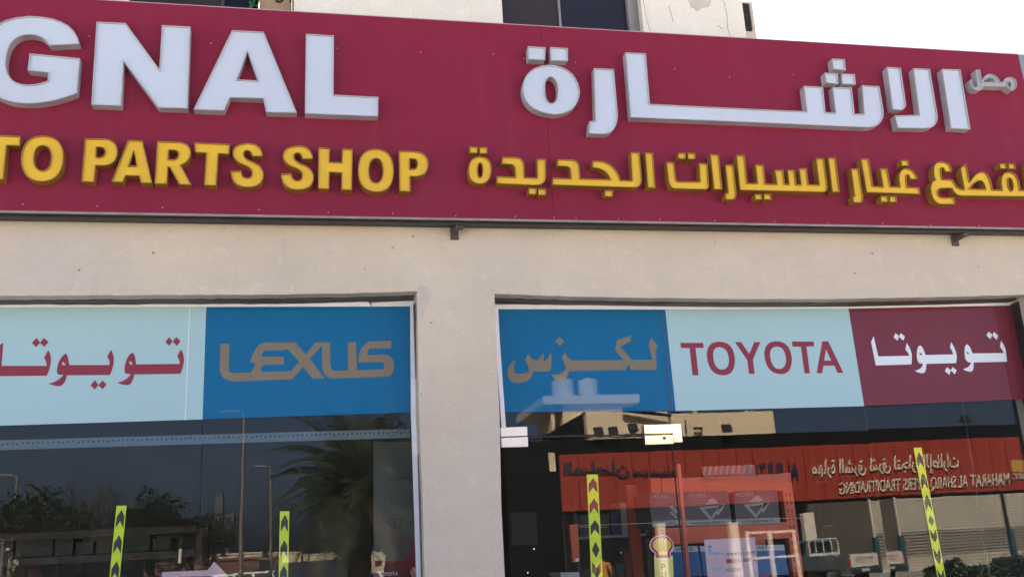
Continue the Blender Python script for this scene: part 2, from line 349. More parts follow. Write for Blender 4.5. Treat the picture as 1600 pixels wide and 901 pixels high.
# grey filler smears at the inner window corners, a broken patch upstairs
def smear(pts, Y, mt, nm, par, t=.0015):
    l = onto(pts, Y); l = rough2(l); return MB().prism([l], Y-t, Y+.001).build(nm, mt, par)
def rough2(l, amp=.006, n=3):
    o = []
    for i in range(len(l)):
        a, c = l[i], l[(i+1) % len(l)]; o.append(a)
        for k in range(1, n): o.append((a[0]+(c[0]-a[0])*k/n+random.uniform(-amp, amp), a[1]+(c[1]-a[1])*k/n+random.uniform(-amp, amp)))
    return o
smear([(652, 452), (657, 447), (668, 446), (676, 455), (671, 470), (664, 488), (657, 498), (655, 480)], 0, M['repair'], 'filler_patch', shop)
smear([(759, 470), (762, 456), (770, 448), (774, 455), (771, 462), (771.5, 490), (766, 486)], 0, M['repair'], 'filler_patch', shop)
smear([(1071, -6), (1110, -8), (1111, 6), (1107, 12), (1097, 13), (1091, 18), (1079, 12)], .002, M['repair'], 'filler_patch', shop, .002)
crm = mat('crack_shade', (.25, .20, .17), .9)
for q in ([(1130, 0), (1136, 25), (1137, 45), (1141, 57)], [(1120, 40), (1130, 46)], [(1045, 10), (1052, 35)], [(1005, 0), (1010, 30), (1016, 48)]):
    crk = MB()
    for (x0, y0), (x1, y1) in zip(q, q[1:]):
        a, c = P(x0, y0, .002), P(x1, y1, .002); d = (c-a).normalized().cross(Vector((0, 1, 0)))*.0028; crk.obox(((a+c)/2), (c-a)/2, (0, .0012, 0), d*.5)
    crk.build('wall_crack', crm, shop)
# upper windows
def pxbox(mb, x0, x1, Y0, Y1, z0, z1): mb.box(x0, x1, Y0, Y1, z0, z1)
xm = P(881, 30).x
wB = MB(); a0, a1 = hB[0][0], hB[1][0]
wB.box(a0, a0+.02, .08, .14, 4.62, 6.3); wB.box(a1-.075, a1, .06, .14, 4.62, 6.3); wB.box(xm-.008, xm+.008, .085, .14, 4.62, 6.3); wB.box(a0+.02, a1-.075, .08, .14, 6.26, 6.3)
fr = wB.build('upper_window', mat('grey_window_frame', (.22, .22, .22), .6, noise=.2, nscale=9), shop, 'dark tinted upper window with grey frame')
MB().box(a0+.02, xm-.008, .10, .11, 4.62, 6.26).build('pane', mat('brown_tinted_pane', (.040, .030, .034), .25, spec=.3), fr)
MB().box(xm+.008, a1-.075, .10, .11, 4.62, 6.26).build('pane', mat('blue_tinted_pane', (.020, .020, .030), .2, spec=.3), fr)
a0, a1 = hA[0][0], hA[1][0]; q1, q2, q3 = P(346, 5).x, P(404, 5).x, P(393, 5).x
wA = MB(); wA.box(a0, a0+.02, .06, .14, 4.62, 6.2); wA.box(a1-.012, a1, .06, .14, 4.62, 6.2); wA.box(q1-.01, q1+.01, .08, .14, 4.62, 6.2)
fr = wA.build('upper_window', M['dark'], shop, 'dark upper window with a tan board in its right third')
MB().box(a0+.02, q1-.01, .10, .11, 4.62, 6.2).build('pane', mat('olive_dark_pane', (.034, .030, .026), .25, spec=.3, noise=.4, nscale=3), fr)
MB().box(q1+.01, q2-.004, .10, .11, 4.62, 6.2).build('pane', mat('black_blue_pane', (.006, .007, .012), .2, spec=.3), fr)
MB().box(q2, a1-.014, .085, .097, 4.62, 6.2).build('tan_board', M['board_t'], fr)
p = lambda x, y: P(x, y, .0845)
put_text('board_lettering', '3', p(430, 5), p(444, 6), p(430, -22), M['ink'], fr, .001, .01)
put_text('board_lettering', ',', p(452, 6), p(456, 6), p(452, 0), M['ink'], fr, .001)
pf = MB()
for k in range(9):
    c = P(397, 6, .06)+Vector((random.uniform(-.02, .02), 0, random.uniform(-.03, .05))); pf.obox(c, (random.uniform(.004, .01), 0, .004), (0, .002, 0), (random.uniform(-.01, .01), 0, .02))
o = pf.build('pot_plant', M['plant']); tag(o, 'green leaf sprig at the upper window edge above the letter A', 'plant')
# air conditioner on the side wall
xa = P(1178.5, 30, .3).x
ac = empty('air_conditioner', (XC+.05, .45, 5.05)); tag(ac, 'cream air conditioner box sticking out past the upper wall corner', 'air conditioner')
z0, z1 = P(1175, 61, .3).z, P(1165, 3, .3).z
cas = MB().box(XC+.002, xa, .3, .75, z0, z1).build('casing', M['ac'], ac)
gx0, gx1 = XC+.03, P(1172, 30, .3).x
MB().box(gx0, gx1, .294, .299, z0+.06, z1-.02).build('grille', M['black'], ac)
gm = MB()
for k in range(12): zz = z0+.065+(z1-z0-.09)*k/11; gm.box(gx0, gx1, .288, .2935, zz-.002, zz+.002)
for k in range(4): xx = gx0+(gx1-gx0)*k/3; gm.box(xx-.0015, xx+.0015, .285, .288, z0+.062, z1-.022)
gm.build('grille_bar', M['dark'], ac)

# ------------------------------------------------------------------ the signboard
SY = -.145; LD = .062; LY = SY-LD
sign = empty('signboard', (1.6, SY, 3.55)); tag(sign, 'long maroon shop signboard with white and yellow raised letters', 'signboard')
zt, zb = (P(800, 42, SY).z+P(1500, 77, SY).z)/2, (P(400, 334, SY).z+P(1200, 350.5, SY).z)/2-.012
xr = P(1592, 90, SY).x; seams = [-5.87, -4.6, P(857, 220, SY).x, xr]
for a, c in zip(seams, seams[1:]): MB().box(a+.0007, c-.0007, SY, SY+.006, zb+.012, zt).build('panel', M['red'], sign)
b = MB(); b.box(-5.9, xr, SY+.008, -.012, zb, zt-.004); b.build('backing_frame', M['dark'], sign)
MB().box(-5.9, xr, SY-.003, SY+.0075, zb, zb+.0115).build('bottom_trim', M['alu'], sign)
MB().box(-5.9, xr, SY+.001, SY+.03, zt+.001, zt+.006).build('top_trim', M['lip'], sign)
MB().box(-5.9, P(606, 22, SY).x, SY+.031, SY+.05, zt-.003, zt+.024).build('top_angle', M['alu'], sign)
MB().box(P(1045, 50, SY).x, P(1168, 60, SY).x, SY+.031, SY+.05, zt-.003, zt+.024).build('top_angle', M['alu'], sign)
b = MB(); b.box(-5.9, xr, SY+.04, SY+.06, zb-.014, zb-.001); b.build('under_channel', M['dark'], sign)
for x in (-1.9, P(712, 350, -.1).x, P(1503, 360, -.1).x, -4.3):
    k = MB(); k.box(x, x+.006, -.115, -.0125, zb-.05, zb-.015); k.box(x+.0065, x+.045, -.10, -.07, zb-.035, zb-.016); k.box(x-.02, x+.03, -.012, -.001, zb-.075, zb-.002)
    k.build('bracket', mat('weathered_bracket', (.09, .075, .065), .7, noise=.3, nscale=20), sign)
sm = None
for (x, y) in [(36, 319), (152, 322), (254, 324.5), (405, 328), (513, 331.5), (614, 334), (712, 337), (805, 338.5), (865, 340), (900, 341), (966, 342), (1031, 342.5), (1117, 345), (1210, 346), (1294, 348), (1379, 349), (1454, 351), (1530, 352.5),
               (140, 57), (330, 68), (527, 76), (657, 82), (771, 85), (819, 92), (899, 98), (1054, 108), (1140, 121), (1239, 117), (1347, 128)]:
    c = P(x, y, SY)
    if sm is None:
        sm = MB().tube([(0, -.003, 0), (0, .001, 0)], .0036, 8).mesh('screw'); sm.materials.append(M['lip'])
    o = link('screw', sm, None, sign); o.location = c
hm = None
for (x, y) in [(236, 175), (391, 181), (727, 180), (970, 190), (1186, 208), (1376, 205), (855, 261), (862, 261)]:
    c = P(x, y, SY)
    if hm is None:
        hm = MB().tube([(0, -.0012, 0), (0, .001, 0)], .0058, 8).mesh('hole'); hm.materials.append(M['black'])
    o = link('screw_hole', hm, None, sign); o.location = c
def letter(loops, face, ret, label=None, name='letter', rim=.005, rec=.010):
    L = norm([onto(l, LY) for l in loops]); I = [inset(l, rim) for l in L]
    b = MB()
    for l, i in zip(L, I):
        n = len(b.v); K = len(l)
        b.v += [(x, LY, z) for x, z in l]+[(x, SY-.001, z) for x, z in l]+[(x, LY, z) for x, z in i]+[(x, LY+rec, z) for x, z in i]
        for k in range(K):
            j = (k+1) % K
            b.f += [(n+k, n+K+k, n+K+j, n+j), (n+k, n+j, n+2*K+j, n+2*K+k), (n+2*K+k, n+2*K+j, n+3*K+j, n+3*K+k)]; b.m += [0, 0, 0]
    o = b.build(name, ret, sign, label)
    f = MB(); f.prism(I, LY+rec, LY+rec+.004); f.build('face', face, o)
WF, WR, YF, YR = M['white_face'], M['white_ret'], M['yel_face'], M['yel_ret']
def box4(*p): return ' '.join('%g,%g' % (p[i], p[i+1]) for i in range(0, 8, 2))
W1 = lambda s: outline(s, 0, 0, 4)
W3 = lambda s: outline(s, 800, 0, 4)
W4 = lambda s: outline(s, 1200, 0, 4)
O1 = lambda s: outline(s, 0, 0, 1)
WE = lambda s: outline(s, 1490, 90, 11.26)
for nm, ls in [
    ('white letter G', [W1('495,275 ~470,105 180,101 ~-130,115 -130,385 ~-130,640 170,648 ~330,645 480,582 500,365 185,335 172,440 300,455 297,505 ~235,530 170,530 ~40,525 35,400 ~40,220 180,216 ~270,216 305,285')]),
    ('white letter N', [W1('603,137 785,145 995,432 1012,158 1190,168 1172,678 990,673 773,386 757,662 570,654')]),
    ('white letter A', [O1('362.5,47.5 412,50 464,176.4 416.3,175.4 411.3,153.7 359.3,152.4 350,173 302.4,171.2'), O1('386.7,81.2 403,126 370,124.3')]),
    ('white letter L', [outline('312,212 487,223 485,592 765,607 763,728 305,710', 400, 0, 4)]),
    ('white teh marbuta', [W3('230,406 ~400,410 425,570 ~422,705 270,717 ~75,700 65,560 ~70,415 230,406'), W3('240,480 ~285,485 287,560 ~287,640 248,645 ~208,640 207,560 ~205,485 240,480')]),
    ('white reh', [W3('512,427 637,433 662,720 ~655,838 575,838 480,834 485,758 522,755')]),
    ('long white alef and sheen', [O1('977.5,82 1009.2,83.7 1015.5,162.5 1200,171.5 1261.2,174.2 1256,134.3 1286,136.2 1290,175.5 1306,176.2 1301,136 1331,137.5 1335.5,178 1350.7,178 1347,133.3 1374.2,135 1380.5,172 ~1383,199 1355,199.2 1200,192.2 985.5,183.5')]),
    ('white lam stroke', [W4('745,420 830,425 862,645 ~866,688 825,688 780,684')]),
    ('white curved lam alef', [W4('910,427 1012,432 1060,720 ~1066,803 980,803 812,800 793,722 948,719')]),
    ('white alef', [W4('1088,432 1203,435 1266,808 1145,802')]),
]: letter(ls, WF, WR, nm)
letter([WE('400,215 465,215 500,420 ~550,292 640,290 ~770,300 828,440 885,435 ~890,350 995,345 ~1110,360 1110,470 ~1105,575 1040,575 ~985,570 940,512 520,500 ~520,575 430,575 ~340,570 318,510 285,400 320,385 ~345,520 395,520 ~425,520 428,480'),
        WE('520,430 ~580,355 640,355 ~720,360 745,435'), WE('985,420 ~1020,420 1018,480 ~1015,525 990,525 ~960,520 958,470 ~960,425 985,420')], mat('greyed_acrylic', (.33, .39, .40), .5, noise=.1), WR, 'small greyed word at the right end of the sign', rim=.004)
for d in [(3, 100, 290, 210, 297, 208, 375, 103, 372), (3, 240, 295, 350, 302, 350, 382, 243, 378), (4, 400, 367, 480, 371, 487, 440, 410, 433), (4, 355, 455, 437, 460, 441, 525, 365, 518), (4, 460, 461, 543, 465, 549, 528, 465, 525)]:
    letter([(W3 if d[0] == 3 else W4)(box4(*d[1:]))], WF, WR, None, 'letter_dot', rim=.005)
Y5 = lambda s: outline(s, 0, 190, 4)
Y6 = lambda s: outline(s, 400, 190, 4)
Y7 = lambda s: outline(s, 700, 190, 4)
YA = lambda s: outline(s, 1030, 220, 8.19)
YB = lambda s: outline(s, 1170, 220, 8.19)
YC = lambda s: outline(s, 1310, 230, 9.007)
YD = lambda s: outline(s, 1440, 230, 9.01)
S_ = '357,232 ~350,150 265,150 ~168,152 167,212 ~170,260 235,285 ~290,305 288,335 ~287,365 260,367 ~225,365 222,322 156,326 ~158,425 262,426 ~362,425 362,345 ~360,290 290,265 ~238,245 238,218 ~238,196 260,196 ~285,198 290,234'
for nm, ls in [
    ('yellow letter T cut by the frame', [Y5('-135,80 128,90 124,152 42,148 20,362 -60,358 -42,146 -140,142')]),
    ('yellow letter O', [Y5('270,88 ~395,90 397,215 ~395,375 255,375 ~132,370 130,235 ~135,85 270,88'), Y5('268,150 ~318,152 318,220 ~315,305 263,305 ~212,300 212,230 ~215,150 268,150')]),
    ('yellow letter P', [Y5('530,105 650,106 ~735,112 735,190 ~730,275 640,275 598,274 588,378 508,374'), Y5('603,160 625,160 ~655,162 655,188 ~652,222 615,222 600,220')]),
    ('yellow letter A', [Y5('800,115 890,118 952,385 880,383 868,340 785,337 768,380 695,376'), Y5('838,180 852,275 805,275')]),
    ('yellow letter R', [Y5('982,122 1110,126 ~1195,132 1193,195 ~1190,250 1130,272 1197,395 1120,393 1060,285 1050,284 1043,390 965,388'), Y5('1055,178 1085,178 ~1115,180 1113,205 ~1110,236 1075,236 1052,234')]),
    ('yellow letter T', [Y5('1215,130 1437,140 1433,203 1365,200 1352,400 1275,398 1288,196 1218,192')]),
    ('yellow letter S', [outline(S_, 400-78.5, 190-4, 4)]),
    ('yellow letter S', [Y6(S_)]),
    ('yellow letter H', [Y6('390,160 462,165 460,250 535,254 540,168 605,172 600,428 533,426 535,320 460,316 458,422 387,418')]),
    ('yellow letter O', [Y6('750,170 ~862,172 862,310 ~860,440 750,440 ~637,435 637,300 ~640,168 750,170'), Y6('752,230 ~792,232 793,305 ~792,380 750,380 ~707,378 707,300 ~710,230 752,230')]),
    ('yellow letter P', [Y6('893,182 990,185 ~1078,190 1078,265 ~1075,340 1000,343 966,342 966,438 897,434'), Y6('963,232 985,233 ~1008,235 1008,262 ~1007,293 985,295 962,294')]),
    ('yellow teh marbuta', [Y7('200,217 ~272,220 273,295 ~270,390 200,390 ~127,385 128,300 ~130,218 200,217'), Y7('203,258 ~217,262 217,305 ~215,345 202,347 ~187,345 187,300 ~189,258 203,258')]),
    ('yellow dal and yeh', [Y7('340,220 425,222 ~475,225 477,275 480,348 558,350 557,232 612,235 613,340 ~612,398 545,398 305,387 305,341 423,346 420,300 ~418,268 385,267 336,264')]),
    ('yellow dal, jeem and lam', [Y7('685,235 775,237 ~820,240 822,285 828,355 1015,360 ~990,290 905,288 903,246 ~1040,230 1080,365 1152,367 1143,190 1198,192 1212,360 ~1213,412 1160,412 653,395 655,350 770,354 765,300 ~760,280 735,280 683,277')]),
    ('yellow alef', [Y7('1232,192 1282,195 1298,415 1250,413')]),
    ('yellow teh', [YA('95,270 192,272 215,470 ~222,518 260,520 525,520 512,285 620,290 638,570 ~638,622 590,622 200,612 ~130,610 115,470')]),
    ('yellow alef', [YA('655,172 765,178 810,622 703,622')]),
    ('yellow reh', [YA('848,305 950,308 990,650 ~992,752 940,752 852,752 848,680 885,665')]),
    ('yellow alef, yeh, seen and lam', [YB('-157,180 -52,183 -17,540 113,540 85,305 190,308 217,548 362,550 335,370 445,372 462,550 515,552 497,370 590,372 612,558 672,560 645,352 742,352 768,556 903,560 862,222 962,222 1010,560 ~1015,655 960,657 0,634 -110,630')]),
    ('yellow alef', [YB('1018,215 1112,215 1168,655 1072,655')]),
    ('yellow reh', [YC('180,300 290,302 350,700 ~352,780 310,780 218,778 200,690 232,685')]),
    ('yellow alef, yeh and ghain', [YC('320,162 430,162 492,545 632,555 590,298 690,300 738,550 870,555 ~820,310 950,295 ~1080,300 1118,450 1010,445 ~1000,385 975,385 ~950,400 975,560 1140,565 1155,660 400,635')]),
    ('yellow ain, tah, qaf and lam', [YD('430,345 ~430,205 270,203 ~170,210 172,320 ~175,430 200,458 ~128,480 130,590 ~150,800 290,802 475,802 468,707 310,707 ~240,700 240,640 ~240,577 290,577 432,577 ~470,682 580,684 1442,695 1720,705 1700,600 1600,200 1490,200 1510,603 1395,600 ~1370,345 1230,345 ~1085,350 1140,603 1005,597 ~960,345 860,345 ~760,350 690,480 680,480 628,225 550,300 605,592 ~510,590 460,490 440,457 295,448 ~270,300 290,285 ~320,290 335,345'),
        YD('685,583 ~760,470 830,470 ~880,475 905,590'), YD('1240,430 ~1290,450 1292,560 ~1290,612 1265,612 ~1220,560 1225,480 ~1225,440 1240,430')]),
]: letter(ls, YF, YR, nm, rim=.0048, rec=.010)
for fn, d in [(Y7, (135, 155, 187, 158, 187, 197, 137, 196)), (Y7, (197, 158, 247, 160, 246, 200, 198, 199)), (Y7, (505, 413, 555, 416, 553, 455, 504, 452)), (Y7, (565, 418, 613, 420, 612, 460, 563, 458)), (Y7, (982, 427, 1032, 430, 1030, 470, 980, 466)),
              (YA, (245, 155, 343, 155, 340, 232, 245, 228)), (YA, (365, 155, 465, 158, 465, 235, 368, 230)), (YB, (80, 678, 165, 680, 180, 750, 82, 752)), (YB, (195, 678, 285, 678, 297, 752, 197, 752)),
              (YC, (890, 180, 985, 182, 998, 262, 893, 262)), (YC, (598, 685, 700, 685, 705, 768, 600, 768)), (YC, (722, 688, 815, 688, 828, 772, 725, 772)), (YD, (1100, 230, 1190, 228, 1208, 300, 1113, 300)), (YD, (1225, 232, 1312, 230, 1328, 303, 1230, 303))]:
    letter([fn(box4(*d))], YF, YR, None, 'letter_dot', rim=.004, rec=.010)
# neighbouring fascia
nb = empty('neighbour_fascia', (xr+.2, -.2, 3.6)); tag(nb, 'grey blue metal edge of the next shop sign at the right', 'signboard')
zz = P(1597, 124, SY).z
MB().box(xr+.002, xr+1.4, SY+.004, -.02, zz, zt+.004).build('edge_panel', M['grey_b'], nb)
MB().box(xr+.03, xr+1.4, SY+.02, -.02, zz-.5, zz-.003).build('lower_panel', M['paper'], nb)

# ------------------------------------------------------------------ windows
GI = GL+.0105                                  # inner face of the glass
def wx(x, y, Y=GL): return P(x, y, Y).x
ztop = P(400, 478, GL).z
def window(name, label): 
    o = empty(name, (0, GL, .15)); tag(o, label, 'window'); return o
wl = window('shop_window', 'left shop window topped by a pale red-lettered panel and a blue gold-lettered panel')
wr = window('shop_window', 'right shop window and glass door under blue, pale and dark red panels')
# panes
xl = P(313.5, 760, GL).x; xj = P(648, 640, GL).x; xq = P(783, 620, GL).x
MB().box(-5.8, xl-.0015, GL, GL+.01, .15, ztop+.02).build('pane', M['glass'], wl)
MB().box(xl+.0015, xj, GL, GL+.01, .15, ztop+.02).build('pane', M['glass'], wl)
x1 = P(1048, 670, GL).x; x2 = P(1362, 700, GL).x
zd = P(930, 683.3, GL).z
MB().box(xq-.02, x1-.002, GL, GL+.01, zd+.003, ztop+.02).build('transom_pane', M['glass'], wr)
door = empty('glass_door', (xq, GL, .15)); tag(door, 'frameless glass door with steel corner patches beside the pillar', 'door')
MB().box(P(791, 760, GL).x, x1-.004, GL, GL+.01, .17, zd-.003).build('pane', M['glass'], door)
MB().box(x1+.002, x2-.002, GL, GL+.01, .15, ztop+.02).build('pane', M['glass'], wr)
th = .0135
o = MB().box(0, 1.5, 0, .01, .15, ztop+.02).build('pane', M['glass'], wr); o.location = (x2+.002, GL+.015, 0); o.rotation_euler = (0, 0, -th)
# vinyl boards
BY = GL-.0035
def board(name, px, mt, par, label): return MB().prism([onto(px, BY)], BY, BY+.003).build(name, mt, par, label)
SEAM = [(1030.8, 483.5), (1032.2, 483.5), (1049, 641.5), (1047.4, 641.7)]
bd = [board('film_panel', [(-240, 480), (322.3, 479.5), (316.6, 654.7), (-240, 672)], M['b_pale'], wl, 'pale blue panel with dark red lettering'),
      board('film_panel', [(322.8, 479.5), (641.5, 478), (643, 643.8), (317.1, 654.6)], M['b_blue'], wl, 'blue panel with dull gold lettering'),
      board('film_panel', [(776, 482), (1039, 483.5), (1055.3, 641.5), (787, 643.5)], M['b_blue'], wr, 'blue panel with dull gold lettering'),
      board('film_panel', [(1039.5, 483.5), (1325.8, 482), (1350.4, 634), (1055.8, 641.5)], M['b_pale'], wr, 'pale blue panel with dark red lettering'),
      board('film_panel', [(1326.3, 482), (1584, 477.5), (1600, 560), (1612, 622.5), (1350.9, 634)], M['b_red'], wr, 'dark red panel with white lettering')]
board('film_edge', [(1584.5, 477.5), (1590, 477.4), (1622, 622), (1612.5, 622.4)], mat('deep_red_film', (.09, .008, .012), .1, spec=.2), wr, None)
sm_ = MB().prism([onto([(296, 480), (297, 480), (290, 656), (289, 656)], BY)], BY-.0012, BY-.0002); sm_.build('film_seam', M['silicone'], bd[0])
MB().prism([onto(SEAM, BY)], BY-.0008, BY-.0002).build('film_seam', M['dark'], bd[2])
def vinyl(loops, mt, par, name='lettering'):
    return MB().prism([onto(l, BY) for l in loops], BY-.0016, BY-.0002).build(name, mt, par)
F_ = lambda s: outline(s, 0, 500, 7.506)
G_ = lambda s: outline(s, 160, 500, 7.506)
H_ = lambda s: outline(s, 1350, 500, 8.19)
I_ = lambda s: outline(s, 1460, 500, 8.19)
J_ = lambda s: outline(s, 1050, 510, 9.01)
K_ = lambda s: outline(s, 1180, 510, 9.01)
L_ = lambda s: outline(s, 330, 520, 10.01)
M_ = lambda s: outline(s, 470, 520, 10)
N_ = lambda s: outline(s, 780, 500, 7.5)
TR, TG, TW = M['t_red'], M['t_gold'], M['t_white']
for par, mt, ls in [
    (0, TR, [F_('38,262 18,535 545,535 ~555,500 518,440 565,352 ~600,400 598,470 ~590,560 548,650 0,655 -60,655 -45,420 -35,320')]),
    (0, TR, [F_('428,208 472,262 425,315 375,267')]), (0, TR, [F_('518,208 570,255 520,312 470,265')]),
    (0, TR, [F_('770,390 ~795,395 812,525 1201,525 1280,525 ~1300,480 1257,430 1301,347 ~1336,400 1336,470 ~1330,560 1290,642 785,645 ~760,770 690,773 ~630,770 568,742 ~680,725 745,640 690,638 ~668,635 668,590 ~680,450 770,390'), F_('738,485 ~765,505 768,525 740,528 ~715,510 738,485')]),
    (0, TR, [F_('1115,700 1155,760 1112,812 1062,765')]), (0, TR, [F_('1201,705 1251,752 1205,808 1155,765')]),
    (0, TR, [G_('350,380 ~385,385 395,518 905,512 ~915,480 878,425 920,340 ~955,390 957,460 ~955,540 915,628 375,635 ~350,755 300,760 ~230,760 172,730 ~270,720 335,632 285,628 ~258,620 258,580 ~270,430 350,380'), G_('325,478 ~350,495 355,520 330,520 ~305,500 325,478')]),
    (0, TR, [G_('785,198 823,248 785,300 737,255')]), (0, TR, [G_('868,198 917,245 873,300 822,250')]),
    (1, TG, [L_('145,170 285,170 275,560 ~275,625 340,625 620,620 700,475 605,455 ~650,300 720,220 ~780,150 860,148 1320,148 1465,320 1490,320 1625,150 1734,150 1734,195 1545,400 1775,705 1585,712 1435,530 1300,690 1270,722 380,758 ~140,750 135,560'),
             L_('790,370 ~785,278 870,275 1165,268 1195,248 1370,445 1250,595 790,607 780,560 ~800,500 850,497 1135,495 1140,372')]),
    (1, TG, [M_('335,150 460,150 462,480 ~475,590 530,592 735,585 738,145 862,145 878,580 1290,565 ~1303,560 1300,500 ~1295,455 1265,455 895,462 ~900,200 1080,128 1415,122 1412,240 1070,245 ~1040,300 1040,345 1300,335 ~1460,350 1460,520 ~1450,640 1380,680 500,712 ~330,700 330,480')]),
    (2, TG, [N_('340,395 ~390,470 430,470 ~470,470 515,380 ~525,440 520,480 ~560,480 600,378 ~620,420 612,500 ~605,600 580,600 400,600 ~370,735 220,737 ~95,735 98,610 ~105,520 182,465 ~150,620 210,628 ~350,625 350,580 ~340,520 300,465')]),
    (2, TG, [N_('768,375 ~800,450 860,472 1455,468 1358,350 1380,235 1545,178 1540,245 1415,310 1555,465 1795,462 1750,290 1780,205 1860,300 1835,350 1845,580 1550,582 1512,520 1478,585 815,595 ~800,700 740,720 ~660,715 612,640 ~740,645 780,560 ~760,470 733,440')]),
    (2, TG, [N_('705,195 762,245 712,300 658,250')]),
    (3, TR, [J_('118,228 438,228 445,298 330,300 372,683 288,683 250,300 128,300')]),
    (3, TR, [J_('660,212 ~870,212 885,460 ~890,685 720,685 ~510,680 490,400 ~490,215 660,212'), J_('665,288 ~790,290 803,470 ~800,605 700,605 ~590,600 577,400 ~575,290 665,288')]),
    (3, TR, [J_('885,218 972,218 1088,385 1158,218 1243,218 1138,465 1162,665 1085,665 1060,470')]),
    (3, TR, [K_('295,205 ~490,205 515,450 ~515,665 370,668 ~150,665 128,390 ~128,210 295,205'), K_('310,280 ~420,285 435,460 ~430,598 335,597 ~225,590 207,400 ~205,280 310,280')]),
    (3, TR, [K_('515,210 822,210 828,278 720,280 768,657 695,657 643,283 525,280')]),
    (3, TR, [K_('945,208 1025,205 1240,650 1158,650 1115,548 960,550 940,655 865,655'), K_('995,315 1072,478 970,478')]),
    (4, TW, [H_('122,205 180,463 578,455 ~570,420 530,375 545,292 ~600,370 610,440 ~612,520 605,565 150,578 90,280')]),
    (4, TW, [H_('402,165 445,200 430,262 378,220')]), (4, TW, [H_('468,165 522,210 502,260 445,215')]),
    (4, TW, [H_('715,322 ~755,340 785,445 983,440 1141,438 ~1135,400 1100,350 1112,280 ~1175,370 1185,460 ~1185,510 1177,548 795,558 ~800,670 750,678 ~690,675 650,645 ~740,630 755,555 710,553 ~672,520 675,440 ~675,335 715,322'), H_('710,412 740,430 735,450 712,440')]),
    (4, TW, [I_('160,600 208,640 190,698 132,650')]), (4, TW, [I_('232,600 283,640 262,692 208,640')]),
    (4, TW, [I_('415,308 ~455,325 485,425 885,420 ~880,390 838,340 852,265 ~910,340 915,410 928,530 500,540 ~505,655 465,658 ~410,655 362,625 ~450,610 468,540 435,538 ~388,510 387,440 ~380,320 415,308'), I_('415,398 445,425 430,435 412,420')]),
    (4, TW, [I_('692,145 740,185 715,243 665,195')]), (4, TW, [I_('758,150 812,195 795,250 742,200')]),
]: vinyl(ls, mt, bd[par])
# white sealing strips outside, uneven
def strip(px, par, Y=GL-.006, mt=None, name='sealing_strip'): return MB().prism([onto(px, Y)], Y, GL-.0005).build(name, mt or M['silicone'], par)
def wavy(x0, y0, x1, y1, n, amp): return [(x0+(x1-x0)*k/n, y0+(y1-y0)*k/n+(random.uniform(-amp, amp) if 0 < k < n else 0)) for k in range(n+1)]
strip([(p[0], p[1]) for p in wavy(-240, 477, 430, 474.8, 34, .7)+wavy(430, 475, 575, 471.5, 10, .5)+[(577, 472.8), (580, 478.6), (-240, 480)]], wl)
strip([(580.5, 472.6), (640, 469.8), (650, 470), (651.5, 480), (651, 600), (650.5, 667), (655, 712), (657.8, 901), (658.2, 960), (652, 960), (650.5, 901), (642.2, 650), (640.8, 478.2), (580.5, 478.6)], wl)
strip([(773, 474.5)]+wavy(776, 475.2, 1150, 479.5, 24, .5)+wavy(1152, 479.3, 1545, 473.5, 26, .9)+[(1584, 471.5), (1584, 476.8), (1330, 481.6), (1040, 483.2), (778.5, 482.6), (780.8, 530), (790.5, 667.5), (783.8, 667.5), (775, 540)], wr)
def head(pl_, x0, x1, dy):
    l = onto([(x, y+dy) for x, y in pl_], .085); l = [(x0, l[0][1])]+l[1:-1]+[(x1, l[-1][1])]
    return [l+[(x1, 3.22), (x0, 3.22)]]
fr = MB(); fr.prism(head([(-700, 470), (0, 462), (300, 460.5), (500, 458.5), (610, 456.3), (652, 455)], -5.9, .624, 7.3), .085, GL-.0075); fr.box(.625, .63, .10, GL-.007, .15, 3.12); fr.build('frame', M['dark'], wl)
fr = MB(); fr.prism(head([(772.5, 458.5), (830, 461), (900, 463.3), (1000, 465), (1150, 467), (1330, 466.5), (1480, 463.5), (1607, 460)], 1.10, 4.76, 7.3), .085, GL-.0075); fr.box(4.775, 4.80, .10, .24, .15, 3.12); fr.build('frame', M['dark'], wr)
MB().box(.6305, .636, .05, .165, .15, 3.1).build('side_trim', mat('grey_blue_trim', (.22, .25, .29), .5), wl)
# dotted frosted band low on the left window
bz0, bz1 = P(300, 693.5, GI).z, P(300, 679, GI).z
db = MB().box(-3.0, xj-.03, GI+.001, GI+.003, bz0, bz1).build('frosted_band', M['film'], wl)
d = MB()
for k in range(112):
    x = -2.2+k*.0255; zc = (bz0+bz1)/2+.006+.003*math.sin(k*2.1); d.box(x, x+random.uniform(.007, .013), GI+.0002, GI+.0009, zc-random.uniform(.003, .006), zc+.005)
d.build('dot_print', mat('dot_ink', (.03, .04, .05), .7), db)
# door fittings: steel patches
def fit(px, par, mt, Y=GL-.016, name='patch_fitting'):
    o = MB().prism([onto(px, Y)], Y, GL-.001).build(name, mt, par)
    bv = o.modifiers.new('b', 'BEVEL'); bv.width = .002; bv.segments = 2; return o
fit([(781.8, 667.8), (823.8, 665.8), (824.3, 680.2), (782.6, 681.8)], wr, M['steel_w'])
fit([(782.8, 683.4), (824.8, 682), (825.4, 697.2), (783.6, 698.4)], door, M['steel_w'])
fit([(1005.8, 663.2), (1063.5, 661.8), (1066.8, 690.3), (1053.6, 690.6), (1051.2, 676), (1007, 676.8)], wr, M['chrome'])
o = fit([(1007.4, 680.6), (1051.8, 678.8), (1053, 692.6), (1008.5, 694)], door, M['chrome'])
c = P(1038, 684, GL-.017)
MB().tube([c+Vector((0, .002, 0)), c-Vector((0, .004, 0))], .010, 14).build('lock_cap', M['dark'], o)
MB().prism([onto([(824.5, 680.5), (1006, 676.9), (1006, 680.0), (824.8, 683.2)], GL-.003)], GL-.003, GL+.012).build('transom_gasket', M['black'], wr)
